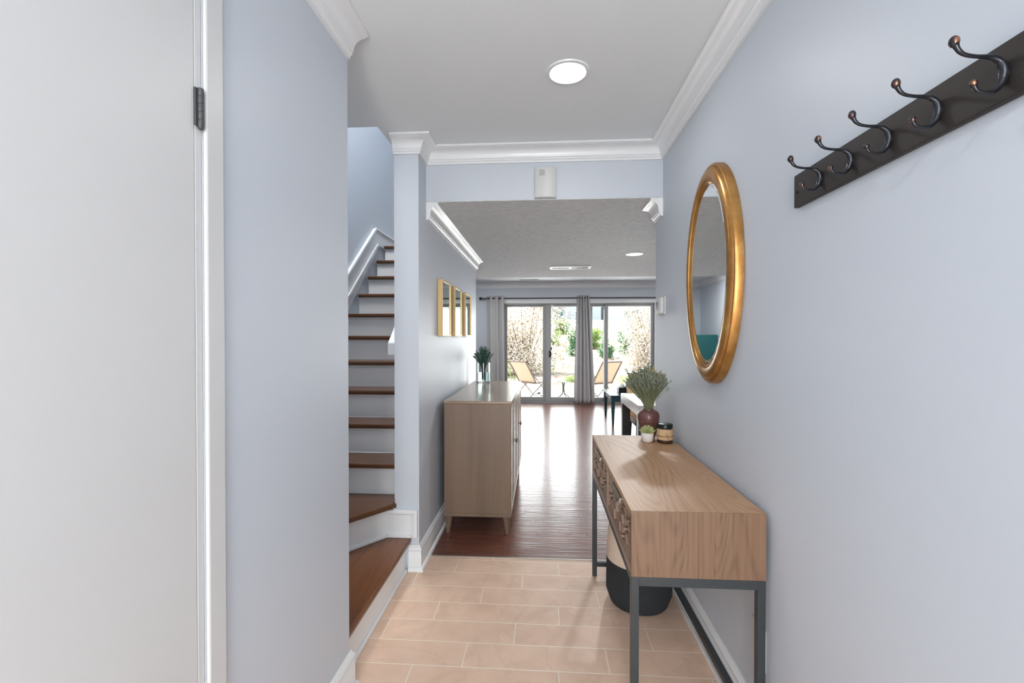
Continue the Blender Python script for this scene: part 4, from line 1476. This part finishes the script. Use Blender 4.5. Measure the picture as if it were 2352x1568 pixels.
tc_ = thing('tall_cabinet', (-1.57, 8.62, 0.002), 'dark teal cabinet in the living room corner, seen in the oval mirror', 'cabinet')
MB().box(-0.17, 0.20, -0.42, 0.42, 0.0, 1.36).build('body', M['tealcab'], tc_, bevel=0.004)
MB().box(0.20, 0.216, -0.405, -0.004, 0.06, 1.33).build('door', M['tealcab'], tc_, bevel=0.003)
MB().box(0.20, 0.216, 0.004, 0.405, 0.06, 1.33).build('door', M['tealcab'], tc_, bevel=0.003)

# ---------------------------------------------------------------- outside
PZ = -0.22
shell('patio', MB().box(-6, 8, YW + 0.16, 13.0, PZ - 0.2, PZ), M['concrete'], label='pale concrete patio slab', cat='patio')


def hill(x, y):
    if y < 30:
        h = -0.2
    elif y < 34:
        h = -0.2 - 0.5 * math.sin((y - 30) / 4 * PI)
    else:
        t = min(1.0, (y - 34) / 27)
        h = -0.2 + 3.75 * t * t * (3 - 2 * t)
    return h + 0.05 * math.sin(x * 1.3 + y * 0.7) + 0.06 * math.sin(y * 0.9 - x * 0.5) * (1 if y > 16 else 0.3)


tm = MB()
xs = [-30 + i * 1.25 for i in range(61)]
ys = [13.0 + j * 1.0 for j in range(70)]
for y in ys:
    for x in xs:
        z = hill(x, y) if y > 13.5 else -0.21
        tm.v.append((x, y, z))
for j in range(len(ys) - 1):
    for i in range(len(xs) - 1):
        a = j * len(xs) + i
        tm.f.append((a, a + 1, a + len(xs) + 1, a + len(xs)))
shell('hillside_ground', tm, M['ground'], label='dry grassy bank rising behind the patio', cat='ground', smooth=True, angle=180, fix=False)
shell('creek_water', MB().box(-30, 45, 30.6, 33.4, -0.52, -0.42), M['waterpond'], label='narrow strip of still water at the foot of the bank', cat='water')


def leaf_cloud(mb, c, rx, ry, rz_, n_, s, rng):
    for _ in range(n_):
        while True:
            p = Vector((rng.uniform(-1, 1), rng.uniform(-1, 1), rng.uniform(-1, 1)))
            if p.length <= 1:
                break
        q = Vector((c[0] + p.x * rx, c[1] + p.y * ry, c[2] + p.z * rz_))
        u = Vector((rng.uniform(-1, 1), rng.uniform(-1, 1), rng.uniform(-1, 1))).normalized() * s * rng.uniform(0.5, 1.2)
        v = u.cross(Vector((rng.uniform(-1, 1), rng.uniform(-1, 1), rng.uniform(-1, 1)))).normalized() * s * 0.55
        b = len(mb.v)
        mb.v += [tuple(q - u), tuple(q + v), tuple(q + u), tuple(q - v)]
        mb.f.append((b, b + 1, b + 2, b + 3))


def shrub(x, y, w_, h_, m, label, cat='shrub', n_=420, s=0.10, seed=0, group=None, branches=9, name='shrub', zb=None, pale=False):
    rng = random.Random(seed)
    z = hill(x, y) if zb is None else zb
    t = thing(name, (x, y, z), label, cat, group)
    br = MB()
    tips = []
    for i in range(branches):
        a = rng.uniform(0, 2 * PI)
        r_ = rng.uniform(0.3, 1.0)
        tip = Vector((math.cos(a) * w_ * 0.42 * r_, math.sin(a) * w_ * 0.3 * r_, h_ * rng.uniform(0.25, 0.95)))
        mid = Vector((tip.x * 0.5, tip.y * 0.5, tip.z * 0.5))
        br.tube(smooth_pts([Vector((0, 0, -0.05)), mid, tip], 4), [(0.006 * w_ + 0.006) * (1 - 0.85 * k / 8) for k in range(9)], 5)
        tips.append(tip)
        tips.append(mid * 1.4)
        tips.append(Vector((mid.x * 1.5, mid.y * 1.5, h_ * 0.14)))
    br.build('branches', M['bark'], t)
    lf = MB()
    for tp in tips:
        leaf_cloud(lf, (tp.x, tp.y, tp.z), w_ * 0.17, w_ * 0.17, h_ * 0.15, n_ // len(tips), s, rng)
    o_ = lf.build('foliage', m, t, fix=False)
    o_['kind'] = 'stuff'
    return t


# big pale blossoming bushes either side
shrub(-0.75, 19.5, 5.4, 4.6, M['leaf_pale'], 'wide pale blossoming bush filling the first glass panel', n_=20000, s=0.06, seed=1, branches=40, name='blossoming_bush')
shrub(5.3, 22.0, 3.6, 4.2, M['leaf_pale'], 'pale blossoming bush behind the folding chair by the dark table', n_=12000, s=0.06, seed=2, branches=34, name='blossoming_bush')
GS = 'green shrubs on the bank'
shrub(1.95, 48, 1.7, 1.7, M['leaf_green'], 'light green shrub high on the bank below the blue house', seed=3, n_=900, s=0.13)
shrub(2.35, 36, 1.5, 2.6, M['leaf_deep'], 'dark pointed shrub at the water edge between handle and middle curtain', seed=4, n_=1300, s=0.10)
shrub(0.9, 42, 2.0, 1.3, M['leaf_green'], 'low light green shrub on the bank beside the door handle', seed=5, n_=900, s=0.11)
shrub(4.5, 40, 2.2, 1.8, M['leaf_green'], 'broad light green shrub just past the middle curtain', seed=6, n_=1300, s=0.11)
shrub(4.75, 34.2, 1.3, 1.5, M['leaf_deep'], 'dark shrub at the water edge past the middle curtain', seed=7, n_=900, s=0.09)
shrub(6.5, 34.5, 1.8, 2.8, M['leaf_deep'], 'tall dark green shrub behind the widest glass panel', seed=8, n_=1600, s=0.09)
shrub(9.0, 35.2, 2.2, 1.3, M['leaf_green'], 'low spreading green shrub beside the tall dark shrub', seed=9, n_=900, s=0.09)
shrub(-1.55, 15.0, 1.5, 0.75, M['leaf_green'], 'low green bush behind the tilted chair by the curtain', seed=10, n_=1100, s=0.04)
shrub(1.15, 15.5, 1.0, 0.22, M['leaf_green'], 'low grassy tuft behind the round patio table', seed=12, n_=600, s=0.03)
shrub(3.1, 15.0, 2.6, 0.20, M['leaf_green'], 'green grass tuft behind the folding chair by the dark table', seed=13, n_=1500, s=0.03)

# houses on top of the bank
def house(x0, x1, y, zb, h, m, label, wins, porch=None):
    t = thing('house', ((x0 + x1) / 2, y, zb), label, 'house')
    hw = (x1 - x0) / 2
    MB().box(-hw, hw, 0, 7, -0.6, h).build('wall', m, t)
    MB().prism_yz([(-0.6, h), (7.6, h), (3.5, h + 2.2)], -hw - 0.4, hw + 0.4).build('roof', M['houseroof'], t)
    for (wx, wz, ww, wh) in wins:
        f = MB().box(wx - 0.1, wx + ww + 0.1, -0.08, 0.02, wz - 0.1, wz + wh + 0.1).build('window', M['siding_white'], t)
        MB().box(wx, wx + ww / 2 - 0.05, -0.11, -0.06, wz, wz + wh).box(wx + ww / 2 + 0.05, wx + ww, -0.11, -0.06, wz, wz + wh).build('pane', M['house_window'], f)
    if porch:
        px, pz, pw = porch
        MB().box(px, px + pw, -1.6, 0, pz, pz + 0.18).box(px, px + 0.14, -1.6, -1.46, 0, pz).box(px + pw - 0.14, px + pw, -1.6, -1.46, 0, pz).build('porch', M['siding_white'], t)
    return t


house(0.5, 8.4, 66, 3.45, 5.2, M['siding_blue'], 'pale blue grey house with a porch on top of the bank', [(-2.9, 0.5, 1.5, 1.3), (0.4, 0.6, 1.2, 1.2), (-3, 3.2, 1.2, 1.2), (2.0, 2.8, 1.0, 1.2)], (-3.6, 2.1, 2.6))
house(9.2, 18.0, 66, 3.35, 5.4, M['siding_white'], 'white house with a double window on top of the bank', [(-1.9, 0.9, 2.1, 0.9), (-1.2, 3.2, 1.3, 1.2), (2.0, 3.0, 1.3, 1.2)])
house(-14, -6, 68, 3.45, 5.0, M['siding_white'], 'white house hidden behind the wide blossoming bush', [(-1, 1, 1.5, 1.2)])
house(20, 29, 68, 3.45, 5.0, M['siding_blue'], 'blue grey house behind the far blossoming bush', [(-1, 1, 1.5, 1.2)])


# patio chairs and table
def patio_chair(loc, rz, label):
    t = thing('patio_chair', loc, label, 'chair', 'reclining sling chairs on the patio', rz)
    # local: seat points to +Y, back leans toward -Y; the back panel spans from the seat up
    fr2 = MB()
    wv = 0.30
    b0 = Vector((0, 0.0, 0.40))
    b1 = Vector((0, -0.36, 0.94))
    s1 = Vector((0, 0.48, 0.44))
    for sx in (-1, 1):
        o_ = Vector((sx * wv, 0, 0))
        fr2.tube([s1 + o_, b0 + o_ + Vector((0, .03, 0)), b0 + o_ + Vector((0, -.01, 0.02)), b1 + o_], 0.018, 8)
        fr2.tube([Vector((sx * wv, 0.50, 0.02)), Vector((sx * wv, 0.10, 0.42)), Vector((sx * wv, -0.10, 0.60)), Vector((sx * wv, 0.05, 0.64)), Vector((sx * wv, 0.34, 0.62))], 0.012, 8)
        fr2.tube([Vector((sx * (wv - 0.03), -0.26, 0.015)), Vector((sx * (wv - 0.03), 0.36, 0.44))], 0.012, 8)
    fr2.tube([b1 + Vector((-wv, 0, 0)), b1 + Vector((wv, 0, 0))], 0.018, 8)
    fr2.tube([b0 + Vector((-wv, -0.02, 0.0)), b0 + Vector((wv, -0.02, 0.0))], 0.018, 8)
    fr2.tube([s1 + Vector((-wv, 0, 0)), s1 + Vector((wv, 0, 0))], 0.018, 8)
    fr2.tube([Vector((-wv, -0.26, 0.015)), Vector((wv, -0.26, 0.015))], 0.012, 8)
    fr2.tube([Vector((-wv, 0.50, 0.02)), Vector((wv, 0.50, 0.02))], 0.012, 8)
    fr2.build('frame', M['chairframe'], t, smooth=True)
    sl2 = MB()
    nb = 6
    for i in range(nb + 1):
        p = b0.lerp(b1, 0.02 + 0.96 * i / nb) + Vector((0, 0.012 * math.sin(PI * i / nb), 0))
        sl2.v += [(-wv + 0.012, p.y, p.z), (wv - 0.012, p.y, p.z)]
    for i in range(nb):
        sl2.f.append((2 * i, 2 * i + 1, 2 * i + 3, 2 * i + 2))
    sl2.build('back_sling', M['sling'], t, solid=0.003)
    MB().quad(b0 + Vector((-wv + .012, .02, 0)), b0 + Vector((wv - .012, .02, 0)), s1 + Vector((wv - .012, 0, 0)), s1 + Vector((-wv + .012, 0, 0))).build('seat_sling', M['sling'], t, solid=0.003)
    return t


patio_chair((-0.36, 11.45, PZ), math.radians(-44), 'tan sling patio chair seen in the first glass panel by the sideboard')
patio_chair((1.49, 11.35, PZ), math.radians(33), 'tan sling patio chair seen behind the door stile by the dark table')
rt = thing('patio_table', (0.53, 11.3, PZ), 'small round patio table on curved iron legs between the two sling chairs', 'table')
MB().lathe([(0.0, 0.425), (0.165, 0.425), (0.175, 0.430), (0.175, 0.438), (0.165, 0.442), (0.0, 0.442)], 0, 0, 36, cap=False).build('table_top', M['tableglass'], rt, smooth=True, angle=40)
for q in range(4):
    a = q * PI / 2 + 0.5
    ca, sa = math.cos(a), math.sin(a)
    pts = smooth_pts([(0.045 * ca, 0.045 * sa, 0.424), (0.020 * ca, 0.020 * sa, 0.36), (0.018 * ca, 0.018 * sa, 0.22), (0.05 * ca, 0.05 * sa, 0.13), (0.14 * ca, 0.14 * sa, 0.07), (0.185 * ca, 0.185 * sa, 0.005)], 4)
    MB().tube(pts, 0.011, 7).build('leg', M['tableiron'], rt, smooth=True)
pf = thing('patio_footstool', (-0.075, 10.2, PZ), 'small dark topped solar stake light on the patio near the door frame', 'garden light')
MB().lathe([(0.028, 0.0), (0.028, 0.27)], 0, 0, 16).build('post', M['plastic'], pf)
MB().lathe([(0.045, 0.27), (0.042, 0.295), (0.02, 0.315)], 0, 0, 20).build('cap', M['rod'], pf, smooth=True)
pf.name = 'garden_light'
